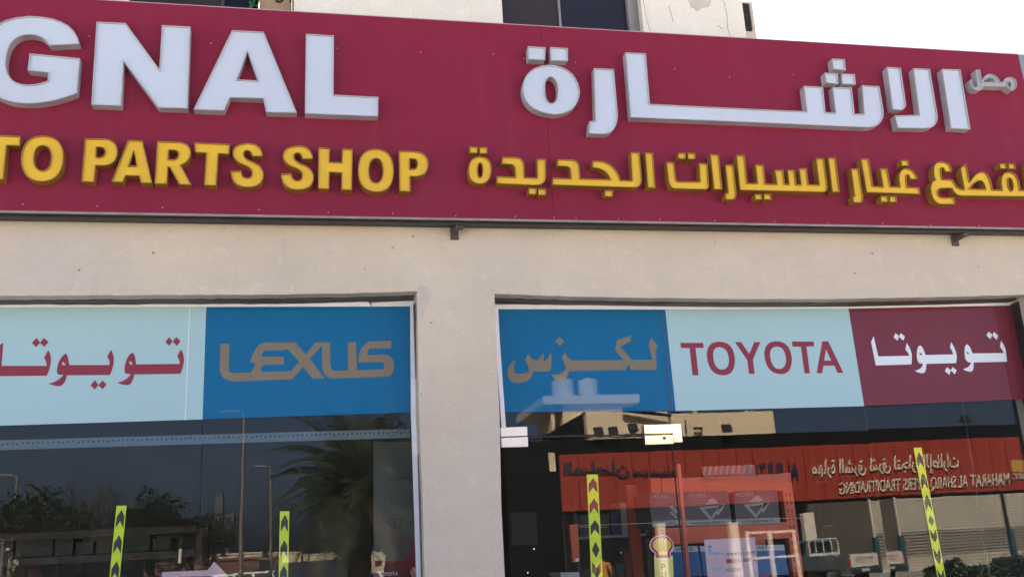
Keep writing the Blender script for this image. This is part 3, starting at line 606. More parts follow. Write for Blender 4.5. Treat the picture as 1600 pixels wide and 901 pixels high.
MB().box(x1-.0035, x1+.0015, GL-.002, GL+.012, .17, zd-.003).build('edge_seal', M['black'], door)
hd = MB(); hx = P(1085, 880, GL).x-.10; hd.tube([(hx, GL-.05, 1.0), (hx, GL-.05, 1.30)], .014, 10); hd.tube([(hx, GL-.05, 1.05), (hx, GL, 1.05)], .009, 8); hd.tube([(hx, GL-.05, 1.26), (hx, GL, 1.26)], .009, 8); hd.build('handle', M['chrome'], door)

# chevron tapes on the inside of the glass
def tape(pa, pb, wpx, items, label, ext=1.6, hi='hi', Y=GI+.002):
    """pa, pb: top left corner and lower left reference in photo; items: (kind, offset, length) as fractions of pa-pb"""
    A, B = P(*pa, Y), P(*pb, Y); a2 = P(pa[0]+wpx, pa[1]-.3, Y); wv = a2-A; dv = B-A
    o = empty('chevron_tape', (A.x, Y, A.z)); tag(o, label, 'safety tape', 'fluorescent chevron tapes on the glass')
    pt = lambda u, v: (A.x+wv.x*u+dv.x*v, A.z+wv.z*u+dv.z*v)
    MB().prism([[pt(0, 0), pt(1, 0), pt(1, ext), pt(0, ext)]], Y, Y+.0006).build('tape_base', M[hi], o)
    L0, L1 = .10, .90; Lm = .5
    for kind, v, s in items:
        if kind == 'up': q = [pt(Lm+.05, v), pt(L1-.02, v+s*.36), pt(L1-.02, v+s), pt(Lm, v+s*.62), pt(L0+.02, v+s), pt(L0+.02, v+s*.42)]
        elif kind == 'down': q = [pt(Lm, v+s), pt(L0+.02, v+s*.6), pt(L0+.02, v), pt(Lm, v+s*.38), pt(L1-.02, v), pt(L1-.02, v+s*.6)]
        else: q = [pt(Lm, v), pt(L1-.06, v+s/2), pt(Lm, v+s), pt(L0+.06, v+s/2)]
        MB().prism([q], Y-.0008, Y-.0001).build('chevron', M['hi_b'], o)
tape((182, 789.5), (171, 901), 15.8, [('up', .055, .265), ('up', .415, .265), ('up', .78, .265), ('up', 1.14, .265)], 'yellow chevron tape nearest the left edge of the window')
tape((437.5, 798.3), (435.2, 901), 14.6, [('up', .05, .27), ('up', .44, .27), ('up', .82, .27), ('up', 1.2, .27)], 'yellow chevron tape on the left window below the gold lettering')
tape((916.8, 740.8), (923.8, 901), 17.4, [('up', .035, .15), ('up', .24, .15), ('up', .45, .15), ('dia', .66, .158), ('down', .855, .155), ('down', 1.06, .155), ('down', 1.27, .155)], 'yellow chevron tape on the glass door', hi='hi')
tape((1427.3, 699), (1464.8, 901), 12.4, [('up', .035, .13), ('up', .20, .13), ('up', .37, .13), ('dia', .53, .085), ('down', .64, .10), ('down', .78, .13), ('down', .94, .13), ('down', 1.1, .13), ('down', 1.26, .13)], 'long yellow chevron tape on the rightmost pane', ext=1.4)
# pecten pull sticker
SYk = GI+.002
ps = empty('push_pull_sticker', (P(1033, 870, SYk).x, SYk, P(1033, 870, SYk).z)); tag(ps, 'lime sticker with red shell emblem on the glass door', 'sticker')
Zs = lambda s: onto(outline(s, 1000, 780, 6.4), SYk)
MB().prism([Zs('140,560 328,560 350,1100 160,1100')], SYk, SYk+.0004).build('strip_print', M['yg'], ps)
MB().prism([Zs('215,352 ~300,352 335,440 ~345,490 305,530 312,590 148,592 150,535 ~90,500 95,450 ~110,360 215,352')], SYk-.0006, SYk-.0001).build('shell_border', M['pec_w'], ps)
MB().prism([Zs('215,360 ~295,360 328,440 ~335,485 297,525 304,580 156,582 158,530 ~98,495 103,450 ~118,366 215,360')], SYk-.0012, SYk-.0007).build('shell_edge', M['pec_red'], ps)
MB().prism([Zs('215,380 ~280,382 308,440 ~312,475 275,512 270,550 190,552 178,515 ~125,485 128,450 ~140,384 215,380')], SYk-.0018, SYk-.0013).build('shell_fan', M['pec_y'], ps)
r = MB()
for q in ((150, 430, 196, 515), (172, 398, 204, 510), (205, 384, 214, 505), (240, 390, 226, 506), (268, 402, 238, 508), (295, 438, 248, 515)):
    a, c = (P(1000+q[i]/6.4, 780+q[i+1]/6.4, SYk-.0022) for i in (0, 2)); n = (c-a).normalized().cross(Vector((0, 1, 0))); r.obox((a+c)/2, (c-a)/2, (0, .0003, 0), n*.0011)
r.build('shell_rib', M['pec_red'], ps)
for k, ch in enumerate('PULL'):
    x, y = 1033.8+k*1.2, 889.5+k*12.2
    put_text('print', ch, P(x, y, SYk-.0001), P(x+5.8, y-.2, SYk-.0001), P(x-.5, y-9.5, SYk-.0001), M['pec_red'], ps, .0006, .01)
# paper notices
def paper(px, label): 
    c = P(*px[0], SYk); o = empty('paper_notice', (c.x, SYk, c.z)); tag(o, label, 'paper notice')
    MB().prism([onto(px, SYk)], SYk, SYk+.0005).build('sheet', M['paper'], o); return o
Zp = lambda x, y: (1000+x/6.4, 780+y/6.4)
pn = paper([Zp(640, 400), Zp(1150, 375), Zp(1195, 840), Zp(1210, 980), Zp(690, 990), Zp(680, 800)], 'pink handwritten opening hours notice on the glass right of the shell sticker')
def hand(s, x0, y0, x1, y1, h, mt, bold=0.): 
    q = lambda x, y: P(*Zp(x, y), SYk-.0001)
    put_text('handwriting', s, q(x0, y0), q(x1, y1), q(x0-4, y0-h), M[mt], pn, .0006, bold)
hand('TIMING', 690, 552, 858, 548, 34, 'ink_b', .01); hand('AM', 862, 556, 910, 555, 26, 'ink'); hand('8:00', 915, 556, 972, 555, 28, 'ink', .02); hand('To', 978, 556, 1016, 555, 30, 'ink')
hand('1:00PM', 1036, 556, 1150, 548, 36, 'ink')
q = lambda x, y: P(*Zp(x, y), SYk-.0001)
MB().prism([onto([Zp(860, 592), Zp(968, 588), Zp(970, 632), Zp(862, 635)], SYk)], SYk-.0004, SYk-.0001).build('red_mark', M['ink_r'], pn)
MB().prism([onto([Zp(680, 463), Zp(716, 461), Zp(717, 470), Zp(681, 472)], SYk)], SYk-.0004, SYk-.0001).build('ink_mark', M['ink'], pn)
MB().prism([onto([Zp(686, 474), Zp(712, 474), Zp(712, 540), Zp(688, 545)], SYk)], SYk-.0004, SYk-.0001).build('blue_mark', M['ink_b'], pn)
for a in (('2:00', 885, 627, 960, 626, 30, 'ink', .02), ('To', 978, 623, 1015, 622, 30, 'ink'), ('8:00PM', 1036, 622, 1158, 612, 34, 'ink', .01), ('FRIDAY', 725, 725, 838, 690, 36, 'ink_b', .01), ('HOLIDAY', 860, 720, 1018, 714, 34, 'ink')): 
    x0, y0 = a[1], a[2]; put_text('handwriting', a[0], P(*Zp(a[1], a[2]), SYk-.0006), P(*Zp(a[3], a[4]), SYk-.0006), P(*Zp(a[1]-4, a[2]-a[5]), SYk-.0006), M[a[6]], pn, .0005, a[7] if len(a) > 7 else 0.)
ap = paper([(253, 893), (324, 890), (335, 876.5), (358, 901), (380, 925), (350, 928), (350, 985), (250, 990)], 'pink paper arrow taped low on the left window')
MB().prism([onto([(280, 900), (331, 899), (333, 905), (282, 906)], SYk)], SYk-.0004, SYk-.0001).build('print', M['poster'], ap)

# ------------------------------------------------------------------ inside the shop
room = empty('shop_room', (0, 3, .15)); tag(room, 'dark interior of the shop behind the glass', 'room')
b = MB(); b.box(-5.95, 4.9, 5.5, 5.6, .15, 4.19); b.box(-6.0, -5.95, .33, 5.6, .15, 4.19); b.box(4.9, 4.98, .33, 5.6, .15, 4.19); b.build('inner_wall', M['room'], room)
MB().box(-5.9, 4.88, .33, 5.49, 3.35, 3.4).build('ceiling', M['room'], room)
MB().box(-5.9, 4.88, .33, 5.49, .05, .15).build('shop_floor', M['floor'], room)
def rack(name, label, x0, x1, y0, y1, zs, up, bm, ztp, w=.07, hole=True, mt='orange'):
    o = empty(name, ((x0+x1)/2, y0, .15)); tag(o, label, 'rack')
    for xx in (x0, x1-w):
        for yy in (y0, y1-.05):
            u = MB().box(xx, xx+w, yy, yy+.05, .15, ztp).build('upright', M[mt], o)
            if hole and yy == y0:
                h = MB()
                for k in range(int((ztp-.4)/.052)):
                    for dx in (.016, .044): h.box(xx+dx, xx+dx+.008, yy-.0012, yy-.0002, .3+k*.052, .3+k*.052+.024)
                h.build('slot_hole', M['black'], u)
    for z in zs: MB().box(x0+w, x1-w, y0-.012, y0+.035, z-bm/2, z+bm/2).build('beam', M[mt], o); 
    for z in zs: MB().box(x0+w, x1-w, y0+.037, y1-.06, z, z+.02).build('shelf_board', M['dark'], o)
    return o
RY = .62
zA, zB = P(1120, 757, RY).z, P(1120, 833, RY).z
xu0, xu1 = P(1022, 800, RY).x-.005, P(1243, 800, RY).x
rk = rack('storage_rack', 'bright orange storage rack behind the glass door pane', xu0, xu1, RY, RY+.55, [zB, zB-.62], .105, .105, zA+.06, w=.072)
# top beam with hazard label
MB().box(xu0+.072, xu1-.072, RY-.012, RY+.035, zA-.055, zA+.055).build('beam', M['orange'], rk)
hb = MB().box(P(1098, 735, RY).x, P(1180, 735, RY).x, RY-.004, RY+.03, zA+.057, P(1130, 727.5, RY).z).build('label_plate', mat('faded_red_label', (.35, .07, .06), .5), rk)
st = MB()
for k in range(9):
    x = P(1100+k*9, 735, RY).x; st.obox((x, RY-.005, zA+.095), (.008, 0, .028), (0, .0006, 0), (.007, 0, 0))
st.build('label_stripe', M['boxl'], hb)
def carton(px, Y, mt, label, group, dep=.3):
    l = onto(px, Y); o = empty('carton', (sum(p[0] for p in l)/4, Y, min(p[1] for p in l))); tag(o, label, 'carton', group)
    MB().prism([l], Y, Y+dep).build('box_body', mt, o); return o
LB = RY-.02
for k, (xa_, xb_) in enumerate(((1016, 1063), (1069, 1140), (1148, 1216))):
    dy = -k*1.6
    o = carton([(xa_-2, 770+dy), (xb_-2, 768+dy), (xb_+3, 821+dy), (xa_+3, 823+dy)], LB, M['boxg'], ('grey part carton at the left end of the top rack shelf', 'grey part carton with a diamond emblem, middle of the top rack shelf', 'grey part carton with a diamond emblem beside the right rack upright')[k], 'grey cartons on the rack')
    MB().prism([onto([(xa_+3, 813.5+dy), (xb_+2.5, 811+dy), (xb_+3, 820+dy), (xa_+3.5, 822.5+dy)], LB-.001)], LB-.003, LB-.0005).build('label_band', M['boxl'], o)
    q = lambda x, y: P(x, y, LB-.001)
    tx = xa_ if k == 0 else xa_+8-k*4
    put_text('print', 'MOBIS', q(tx+3, 779.5+dy), q(tx+30, 778+dy), q(tx+2.5, 772.5+dy), M['boxl'], o, .001)
    put_text('print', 'GENUINE PARTS', q(xa_+10, 820.5+dy), q(xb_-8, 818.5+dy), q(xa_+9.8, 816+dy), M['ink'], o, .0021)
    f = MB()
    for r0 in (782.5, 785.5, 788.5): a, c = q(xa_+4, r0+dy), q(xb_-12-(r0-782)*2, r0-1+dy); f.box(min(a.x, c.x), max(a.x, c.x), LB-.0015, LB-.0004, a.z-.0016, a.z+.0016)
    f.build('print_line', mat('faint_print', (.17, .15, .15), .7), o)
    cx_, cy_ = ((1111, 799), (1181, 795))[k-1] if k else (1053, 797)
    if k:
        E1 = [(-19, -7), (19, -11), (0, 14)]; E2 = [(-11, -5), (11, -7), (0, 8)]
        MB().prism([onto([(cx_+a, cy_+c) for a, c in E1], LB-.001), onto([(cx_+a, cy_+c) for a, c in E2], LB-.001)], LB-.0016, LB-.0004).build('emblem', M['boxl'], o)
        MB().prism([onto([(cx_+a, cy_+c) for a, c in ((-2, -20), (4, -22), (12, -13), (-10, -11))], LB-.001)], LB-.0016, LB-.0004).build('emblem', M['boxl'], o)
        MB().prism([onto([(cx_+a, cy_+c) for a, c in ((13, -11), (22, -13), (17, -3), (11, 6), (9, 3))], LB-.001)], LB-.0016, LB-.0004).build('emblem', M['boxl'], o)
    else:
        for e in (((-8, -6), (-3, -8), (7, 1), (3, 5)), ((-7, 2), (-2, 2), (5, 10), (3, 13))):
            MB().prism([onto([(cx_+a, cy_+c) for a, c in e], LB-.001)], LB-.0016, LB-.0004).build('emblem', M['boxl'], o)
for k, (xa_, xb_) in enumerate(((1047, 1090), (1093, 1165), (1170, 1225))):
    o = carton([(xa_, 853-k), (xb_, 852-k), (xb_+8, 899-k), (xa_+7, 900-k)], LB, M['boxb'], ('blue battery carton behind the sticker on the lower rack shelf', 'blue battery carton behind the handwritten notice', 'blue battery carton at the right end of the lower rack shelf')[k], 'blue battery cartons')
    MB().prism([onto([(xa_+.2, 853.3-k), (xb_-.2, 852.3-k), (xb_+1.2, 861-k), (xa_+1.3, 862-k)], LB-.001)], LB-.003, LB-.0005).build('label_band', M['boxw'], o)
    q = lambda x, y: P(x, y, LB-.001)
    put_text('print', 'VARTA', q(xa_+8, 860-k), q(xa_+36, 859-k), q(xa_+7.6, 854.5-k), M['ink'], o, .0026)
# orange bar just behind the glass door edge, red banner, rail, lamp glints
o = MB().obox((P(1065.5, 790, .35)+P(1074, 880, .35))/2, (.011, 0, 0), (0, .01, 0), (P(1063.5, 762, .35)-P(1084, 990, .35))/2).build('orange_bar', mat('salmon_orange_paint', (.60, .12, .07), .5)); tag(o, 'thin orange upright bar behind the glass door edge', 'bar')
o = MB().prism([onto([(890, 819), (903, 818), (906, 876), (895.5, 878)], .7)], .7, .76).build('banner_body', M['orange'])
o.name = 'rolled_banner'; tag(o, 'narrow red upright box standing inside behind the door glass', 'box')
o2 = MB().prism([onto([(899, 872), (904, 871.6), (904.2, 876), (899.4, 876.3)], .7)], .698, .6995).build('label', M['pec_w'], o)
a, c = P(903, 820.5, .5), P(1252, 808, .5)
o = MB().tube([a, (a+c)/2, c], .0022, 6).build('steel_rail', M['rail']); tag(o, 'thin pale rail running level behind the door glass', 'rail')
a, c = P(905, 823, .5), P(948, 822.5, .5)
o = MB().tube([a, c], .0018, 6).build('steel_rail', M['rail']); tag(o, 'short thin rail just under the long pale rail', 'rail')
o = MB().prism([onto([(876, 894), (905, 893), (907, 935), (878, 937)], .8)], .8, 1.1).build('white_box', M['boxw']); o.name = 'storage_box'; tag(o, 'pale storage box low behind the glass door', 'box')
for x, y, Y, lb in ((834.3, 857, 3.2, 'small ceiling lamp glowing in the dark left of the red box'), (824.8, 894, 4.5, 'tiny lamp glowing lowest near the pillar'), (914, 891.5, 3.6, 'small glowing lamp beside the chevron tape foot'), (971, 862.7, 2.5, 'small lamp with a thin bright reflector right of the chevron tape'), (965, 874, 3, 'tiny glowing lamp above the yellow shirt')):
    c = P(x, y, Y); bm_ = bmesh.new(); bmesh.ops.create_uvsphere(bm_, u_segments=10, v_segments=6, radius=.004, matrix=Matrix.Translation(c)); me = bpy.data.meshes.new('lamp'); bm_.to_mesh(me)
    o = link('spot_lamp', me, M['led']); tag(o, lb, 'lamp')
    MB().tube([c+Vector((0, 0, .009)), c+Vector((0, 0, .05))], [.012, .005], 8).build('lamp_holder', M['dark'], o)
# dim counter and stock deep in the shop
def stock(name, lab, xa, xb, yb, Y, rows):
    a, c = P(xa, yb, Y), P(xb, yb, Y); o = empty(name, ((a.x+c.x)/2, Y, .15)); tag(o, lab, 'shelf')
    zz = [.5+k*.42 for k in range(rows)]
    for z in zz: MB().box(a.x, c.x, Y, Y+.4, z-.02, z).build('shelf_board', M['boxl'], o)
    for x in (a.x-.03, c.x): MB().box(x, x+.03, Y, Y+.4, .15, zz[-1]+.3).build('side_upright', M['dark'], o)
    for z in zz:
        x = a.x+.02
        while x < c.x-.16:
            w_ = random.uniform(.07, .15); MB().box(x, x+w_-.012, Y+.03, Y+.3, z+.001, z+random.uniform(.12, .3)).build('stock_box', random.choice(DIM), o); x += w_
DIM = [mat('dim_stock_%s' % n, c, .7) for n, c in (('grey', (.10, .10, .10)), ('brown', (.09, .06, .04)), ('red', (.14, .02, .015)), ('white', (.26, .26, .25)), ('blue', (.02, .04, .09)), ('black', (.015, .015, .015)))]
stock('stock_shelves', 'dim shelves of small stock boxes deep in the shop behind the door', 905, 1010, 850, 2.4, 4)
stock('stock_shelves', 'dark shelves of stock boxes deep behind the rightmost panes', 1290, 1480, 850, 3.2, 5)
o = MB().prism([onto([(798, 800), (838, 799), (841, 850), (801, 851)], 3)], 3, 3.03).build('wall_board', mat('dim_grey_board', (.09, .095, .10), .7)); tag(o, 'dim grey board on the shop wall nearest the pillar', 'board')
# leaning blue hanging rod behind the right pane
a, c = P(1513, 690, .5), P(1546, 900, .5)
o = MB().tube([a+(a-c)*.3, c+(c-a)*.4], .008, 8).build('hanging_rod', mat('dark_blue_rod', (.015, .03, .05), .5)); tag(o, 'dark rod leaning behind the rightmost pane', 'rod')
# left window: poster stand and stock shelf
pst = empty('poster_stand', (P(615, 800, .5).x, .5, .15)); tag(pst, 'tall grey advertising poster with red foot behind the left window edge', 'poster')
MB().prism([onto([(584, 690), (690, 689), (690, 1010), (584, 1012)], .5)], .5, .52).build('poster_board', M['poster'], pst)
MB().prism([onto([(584.5, 876), (690, 873), (690, 1009), (584.5, 1011)], .5)], .497, .4995).build('red_print', mat('poster_red', (.13, .012, .02), .6), pst)
for k in range(3): MB().prism([onto([(622+k*9, 890), (627+k*9, 890), (652+k*9, 848), (647+k*9, 848)], .5)], .493, .4965).build('stripe_print', M['t_red'], pst)
pq = lambda x, y: P(x, y, .499)
dk, dr = mat('poster_ink', (.035, .037, .036), .7), mat('poster_red_ink', (.13, .03, .03), .7)
put_text('poster_lettering', arabic('لكزس'), pq(608, 751), pq(664, 750), pq(608, 739), dk, pst, .001)
put_text('poster_lettering', arabic('تويوتا'), pq(610, 785), pq(664, 784), pq(610, 776), dr, pst, .001)
put_text('poster_lettering', arabic('السيارات'), pq(610, 794), pq(664, 793), pq(610, 786.5), dr, pst, .001)
put_text('poster_lettering', 'L', pq(614, 822), pq(624, 821), pq(616, 813), dk, pst, .001)
put_text('poster_lettering', 'LEXUS', pq(634, 822), pq(672, 821), pq(634, 813), dk, pst, .001)
put_text('poster_lettering', 'TOYOTA', pq(636, 849), pq(676, 848), pq(636, 841), dr, pst, .001)
put_text('poster_lettering', 'TOYOTA', P(592, 899, .4965), P(622, 898, .4965), P(592, 893.5, .4965), M['pec_w'], pst, .0006)
def ring(cx, cy, rx, ry, t, mt, Y=.499):
    A = [(cx+rx*math.cos(a), cy+ry*math.sin(a)) for a in [2*math.pi*k/24 for k in range(24)]]; B = [(cx+(rx-t)*math.cos(a), cy+(ry-t)*math.sin(a)) for a in [2*math.pi*k/24 for k in range(24)]]
    MB().prism([onto(A, Y), onto(B, Y)], Y-.002, Y-.0008).build('emblem', mt, pst)
ring(618.5, 817, 10.5, 8.5, 1.2, dk); ring(622, 847, 10, 7.5, 1.2, dr); ring(622, 845, 3.4, 6, .9, dr, .497); ring(622, 843.5, 7, 3.2, .9, dr, .495)
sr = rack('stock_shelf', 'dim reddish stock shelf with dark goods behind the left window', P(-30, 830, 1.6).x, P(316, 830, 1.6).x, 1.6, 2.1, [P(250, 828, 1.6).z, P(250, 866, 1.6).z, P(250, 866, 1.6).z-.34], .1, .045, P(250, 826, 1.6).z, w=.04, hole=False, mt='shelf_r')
gx = P(-28, 830, 1.6).x+.06; n = 0; ORD = 'first second third fourth fifth sixth seventh eighth ninth tenth eleventh twelfth'.split()
while gx < P(300, 830, 1.6).x-.2:
    ww = random.uniform(.12, .26)
    for zz in (P(250, 866, 1.6).z+.03, P(250, 866, 1.6).z-.31):
        hh = random.uniform(.08, .13)
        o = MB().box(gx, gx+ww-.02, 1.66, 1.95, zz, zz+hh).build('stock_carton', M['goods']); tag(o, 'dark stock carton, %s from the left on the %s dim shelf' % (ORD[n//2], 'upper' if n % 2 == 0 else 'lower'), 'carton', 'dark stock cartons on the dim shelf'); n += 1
    gx += ww

# ================================================================== across the road (seen mirrored in the glass)
FY = 2*GL-32.5
row = empty('shop_row_building', (20, FY, .15)); tag(row, 'low shop row with orange red fascia across the road, mirrored in the glass', 'building')
b = MB(); b.box(9.85, 36, FY-9, FY-.12, .1, 5.62); b.box(20.42, 36, FY-.118, FY-.1, .1, 3.36)
b.build('wall', mat('dim_brown_wall', (.10, .085, .07), .8, noise=.15, nscale=1), row)
MB().box(7.62, 29.8, FY-.6, FY-.02, 5.605, 6.16).build('black_parapet', M['black_clad'], row)
MB().box(7.62, 9.84, FY-9, FY+.0, .1, 5.6).build('dark_wall', M['black_clad'], row)
pm = {}
ncol = 34
for k in range(ncol):
    for z0_, z1_ in ((3.36, 4.47), (4.48, 5.595)):
        key = (z0_,); 
        if key not in pm: me = MB().box(.018, .742, -.09, 0, z0_, z1_).mesh('panel'); me.materials.append(M['o_panel']); pm[key] = me
        o = link('panel', pm[key], None, row); o.location = (9.86+k*.76, FY-.001-random.uniform(0, .006), 0)
MB().box(9.86, 35.7, FY-.1, FY-.02, 3.28, 3.355).build('soffit_trim', M['black_clad'], row)
# lettering on the fascia
def facade_text(s, xr_, yr_, xl_, yl_, h, mt, D=32.46, depth=.04, bold=0.):
    put_text('sign_lettering', s, Rf(xr_, yr_, D), Rf(xl_, yl_, D), Rf(xr_-.5, yr_-h, D), mt, row, depth, bold)
facade_text('MAHARAT AL SHARQ TYERS TRADING', 1533, 763, 1311, 775, 21.5, M['cream_l'], bold=.004)
facade_text(arabic('مهارة الشرق لتجارة الإطارات').replace('ﻻ', 'ﻻ'), 1458, 741, 1269, 749, 30, M['cream_l'], bold=.012)
facade_text('AL SULTAN', 1248, 747.5, 1163, 750.5, 26, M['navy'], bold=.03)
facade_text('AUTO CARE', 1155, 748, 1094, 750.5, 11, M['navy'], bold=.03)
facade_text(arabic('للعناية بالسيارات'), 1056, 744, 990, 745.5, 13, M['navy'], bold=.03)
facade_text(arabic('السلطان'), 984, 746, 880, 748, 26, M['navy'], bold=.03)
facade_text('EST.', 1561, 750, 1537, 751.5, 9, M['cream_l'], bold=.02)
MB().prism([[(-.6, -.2), (.6, -.25), (.55, .25), (-.5, .3)]], -.06, 0).build('emblem_plate', mat('gold_emblem', (.5, .25, .04), .5), row).location = Rf(1556, 732, 32.4)
# black glazed shopfront, columns
b = MB(); b.box(9.9, 20.4, FY-.10, FY-.06, .3, 3.27); b.build('shopfront', mat('dark_shopfront_glass', (.012, .012, .014), .12, spec=.5), row)
for px_, y0_, y1_, wp in ((1033, 816, 870, 11), (1146, 815, 872, 12), (1266, 800, 880, 17)):
    x = Rf(px_, 830, 32.3).x; MB().box(x-wp*.0145, x+wp*.0145, FY+.0, FY+.3, .15, Rf(px_, y0_, 32.3).z).build('column', M['pillar_w'], row)
# shutters
def shutter(x0, x1, mt, lab, mode):
    b = MB(); z = .36
    while z < 3.2:
        gap = .018 if (z > 1.85 or mode == 1) else (.062 if z > .85 else .02)
        b.obox(((x0+x1)/2, FY-.07, z+.05), ((x1-x0)/2, 0, 0), (0, .006, 0), (0, .014, .0625-gap/2)); z += .125
    b.box(x0, x1, FY-.075, FY-.02, .16, .35)
    b.build('roller_shutter', mt, row, lab)
    MB().box(x0, x1, FY-.099, FY-.09, .16, 3.27).build('shutter_back', M['black'], row)
shutter(20.46, 23.15, M['shutter_d'], 'dull brown roller shutter', 1)
shutter(23.30, 28.2, M['shutter'], 'pale ribbed roller shutter', 0)
shutter(28.42, 33.2, M['shutter'], 'pale ribbed roller shutter', 0)
for x in (23.22, 28.31, 33.3):
    MB().box(x-.035, x+.035, FY-.05, FY+.05, 1.72, 3.27).build('shutter_post', M['pillar_w'] if x < 28 else M['bark'], row)
    MB().box(x-.09, x+.09, FY-.05, FY+.12, .15, 1.718).build('shutter_post', M['teal'], row, 'teal painted foot of the shutter post')
MB().box(20.4, 36, FY-.01, FY+.9, .1, .28).build('step', M['paving'], row)
def flood(x, y, D, lab):
    c = Rf(x, y, D); o = empty('floodlight', c); tag(o, lab, 'floodlight')
    MB().obox(c, (.19, 0, 0), (0, .05, .03), (0, -.09, .15)).build('lamp_head', M['black'], o)
    MB().obox(c+Vector((0, .065, -.04)), (.15, 0, 0), (0, .008, .003), (0, -.06, .09)).build('lamp_glass', M['lamp_w'], o)
    MB().box(c.x-.03, c.x+.03, c.y-.5, c.y-.06, c.z-.05, c.z).build('arm', M['black'], o)
flood(1136, 668.5, 32.2, 'floodlight on the black parapet in front of the sand wall'); flood(959, 673, 32.2, 'floodlight on the black parapet below the water tanks'); flood(1469, 659, 32.2, 'floodlight standing above the roller shutters'); flood(935, 673, 32.2, 'leftmost floodlight on the black parapet'); flood(990, 668, 32.2, 'floodlight at the right of the leftmost pair')
# sand coloured building behind, penthouse, tanks
bb = empty('rear_building', Rf(1060, 800, 37)); tag(bb, 'sand coloured building behind the shop row with roof slab', 'building')
def rbox(px0, py0, px1, py1, D, dep, mt, nm, par, z0=None):
    a, c = Rf(px0, py0, D), Rf(px1, py1, D)
    return MB().box(a.x, c.x, a.y-dep, a.y, z0 if z0 is not None else c.z, a.z).build(nm, mt, par)
rbox(915, 645, 1047, 690, 36, 6, M['beige'], 'wall', bb, .1); rbox(1047.6, 646, 1213, 690, 36.2, 6, M['beige'], 'wall', bb, .1)
rbox(878, 628, 985, 660, 38.5, 5, M['beige'], 'penthouse_wall', bb, 5)
rbox(848, 618.5, 1000, 628, 38.2, 6, M['tank'], 'roof_slab', bb)
rbox(859, 629, 869, 690, 38.6, 1, M['beige'], 'stair_wall', bb, 5)
a, c = Rf(914, 642, 36.5), Rf(858, 675, 36.5)
MB().prism([[(a.x, 5.5), (a.x, a.z), (c.x, c.z), (c.x, 5.5)]], a.y-1.2, a.y).build('stair_roof', M['black_clad'], bb)
for x0_, x1_, y0_, y1_ in ((1071, 1074, 655, 678), (1084, 1097, 667, 670.5), (1094, 1097, 667, 680), (985, 995, 667, 675)): 
    rbox(x0_, y0_, x1_, y1_, 35.9, .1, M['black'], 'wall_fixture', bb)
for x in (1057, 1084, 1165, 1175): rbox(x, 640, x+4, 646.5, 36.4, .3, M['beige'] if x > 1060 else M['black_clad'], 'parapet_post', bb)
MB().prism([onto([(969, 637), (990, 640), (1045, 650), (1045, 652), (970, 645)], 36)], 0, .15).build('roof_pipe', M['black_clad'], bb).location = (0, Rf(1000, 640, 35.7).y, 0)
for x0_, x1_, D, lab in ((868, 904, 38.6, 'left white water tank on the roof slab'), (909, 942, 38.6, 'right white water tank on the roof slab')):
    a, c = Rf(x0_, 590, D), Rf(x1_, 617.6, D); cx_ = (a.x+c.x)/2; r0 = (c.x-a.x)/2; cy_ = a.y-r0-.3
    o = empty('water_tank', (cx_, cy_, c.z)); tag(o, lab, 'water tank', 'rooftop water tanks')
    b = MB(); pr = [(c.z+.05, r0*.96)]
    for k in range(8): zz = c.z+.05+(a.z-c.z-.05)*k/8; pr += [(zz+.01, r0), (zz+(a.z-c.z)/8-.03, r0), (zz+(a.z-c.z)/8-.01, r0*.965)]
    pr += [(a.z+.02, r0*.85), (a.z+.06, r0*.35)]
    b.tube([(cx_, cy_, z) for z, _ in pr], [r for _, r in pr], 22); b.build('tank_body', M['tank'], o, smooth=False)
    MB().tube([(cx_, cy_, a.z+.05), (cx_, cy_, a.z+.12)], r0*.3, 14).build('tank_lid', M['tank'], o)
# adjoining plain sand block far left of the row
ab = empty('side_building', (8.4, FY-6, 0)); tag(ab, 'dark corner shop block at the left end of the orange fascia', 'building')
rbox(857, 707, 869, 736, 32.4, .05, M['beige'], 'wall_notice', ab); a = Rf(857, 707, 33.4)

# lamp posts, trees, palms
def lamp_post(x, yt, D, arm, lab, hz=None):
    t = Rf(x, yt, D); o = empty('lamp_post', (t.x, t.y, 0)); tag(o, lab, 'street lamp', 'street lamps across the road')
    MB().tube([(t.x, t.y, 0), (t.x, t.y, t.z*.5), (t.x, t.y, t.z)], [.11, .085, .06], 10).build('pole', M['pole'], o)
    MB().tube([(t.x, t.y, t.z-.1), (t.x+arm*.5, t.y, t.z+.02), (t.x+arm, t.y, t.z+.03)], .035, 8).build('arm', M['pole'], o)
    MB().obox((t.x+arm*1.1, t.y, t.z+.02), (.38, 0, 0), (0, .14, 0), (0, 0, .05)).build('lamp_head', M['pole'], o)
lamp_post(381, 643, 38, -.5, 'tallest street lamp, between the two chevron tapes of the left window')
lamp_post(424.5, 728, 52, -.55, 'street lamp whose head stands beside the palm fronds')
lamp_post(26, 741, 50, -.5, 'street lamp above the leafy tree at the far left')
lamp_post(6, 818, 46, .4, 'short street lamp at the left edge of the mirrored view')
def leafcloud(b, c, r, n, s, m=0):
    for _ in range(n):
        v = Vector((random.gauss(0, 1), random.gauss(0, 1), random.gauss(0, 1))).normalized()*random.uniform(.35, 1)**.6
        p = Vector(c)+Vector((v.x*r[0], v.y*r[1], v.z*r[2]))
        a = Vector((random.gauss(0, 1), random.gauss(0, 1), random.gauss(0, .6))).normalized()*s*random.uniform(.6, 1.3); q = a.orthogonal().normalized()*s*.45
        k = len(b.v); b.v += [tuple(p-a), tuple(p+q), tuple(p+a), tuple(p-q)]; b.f.append((k, k+1, k+2, k+3)); b.m.append(m)
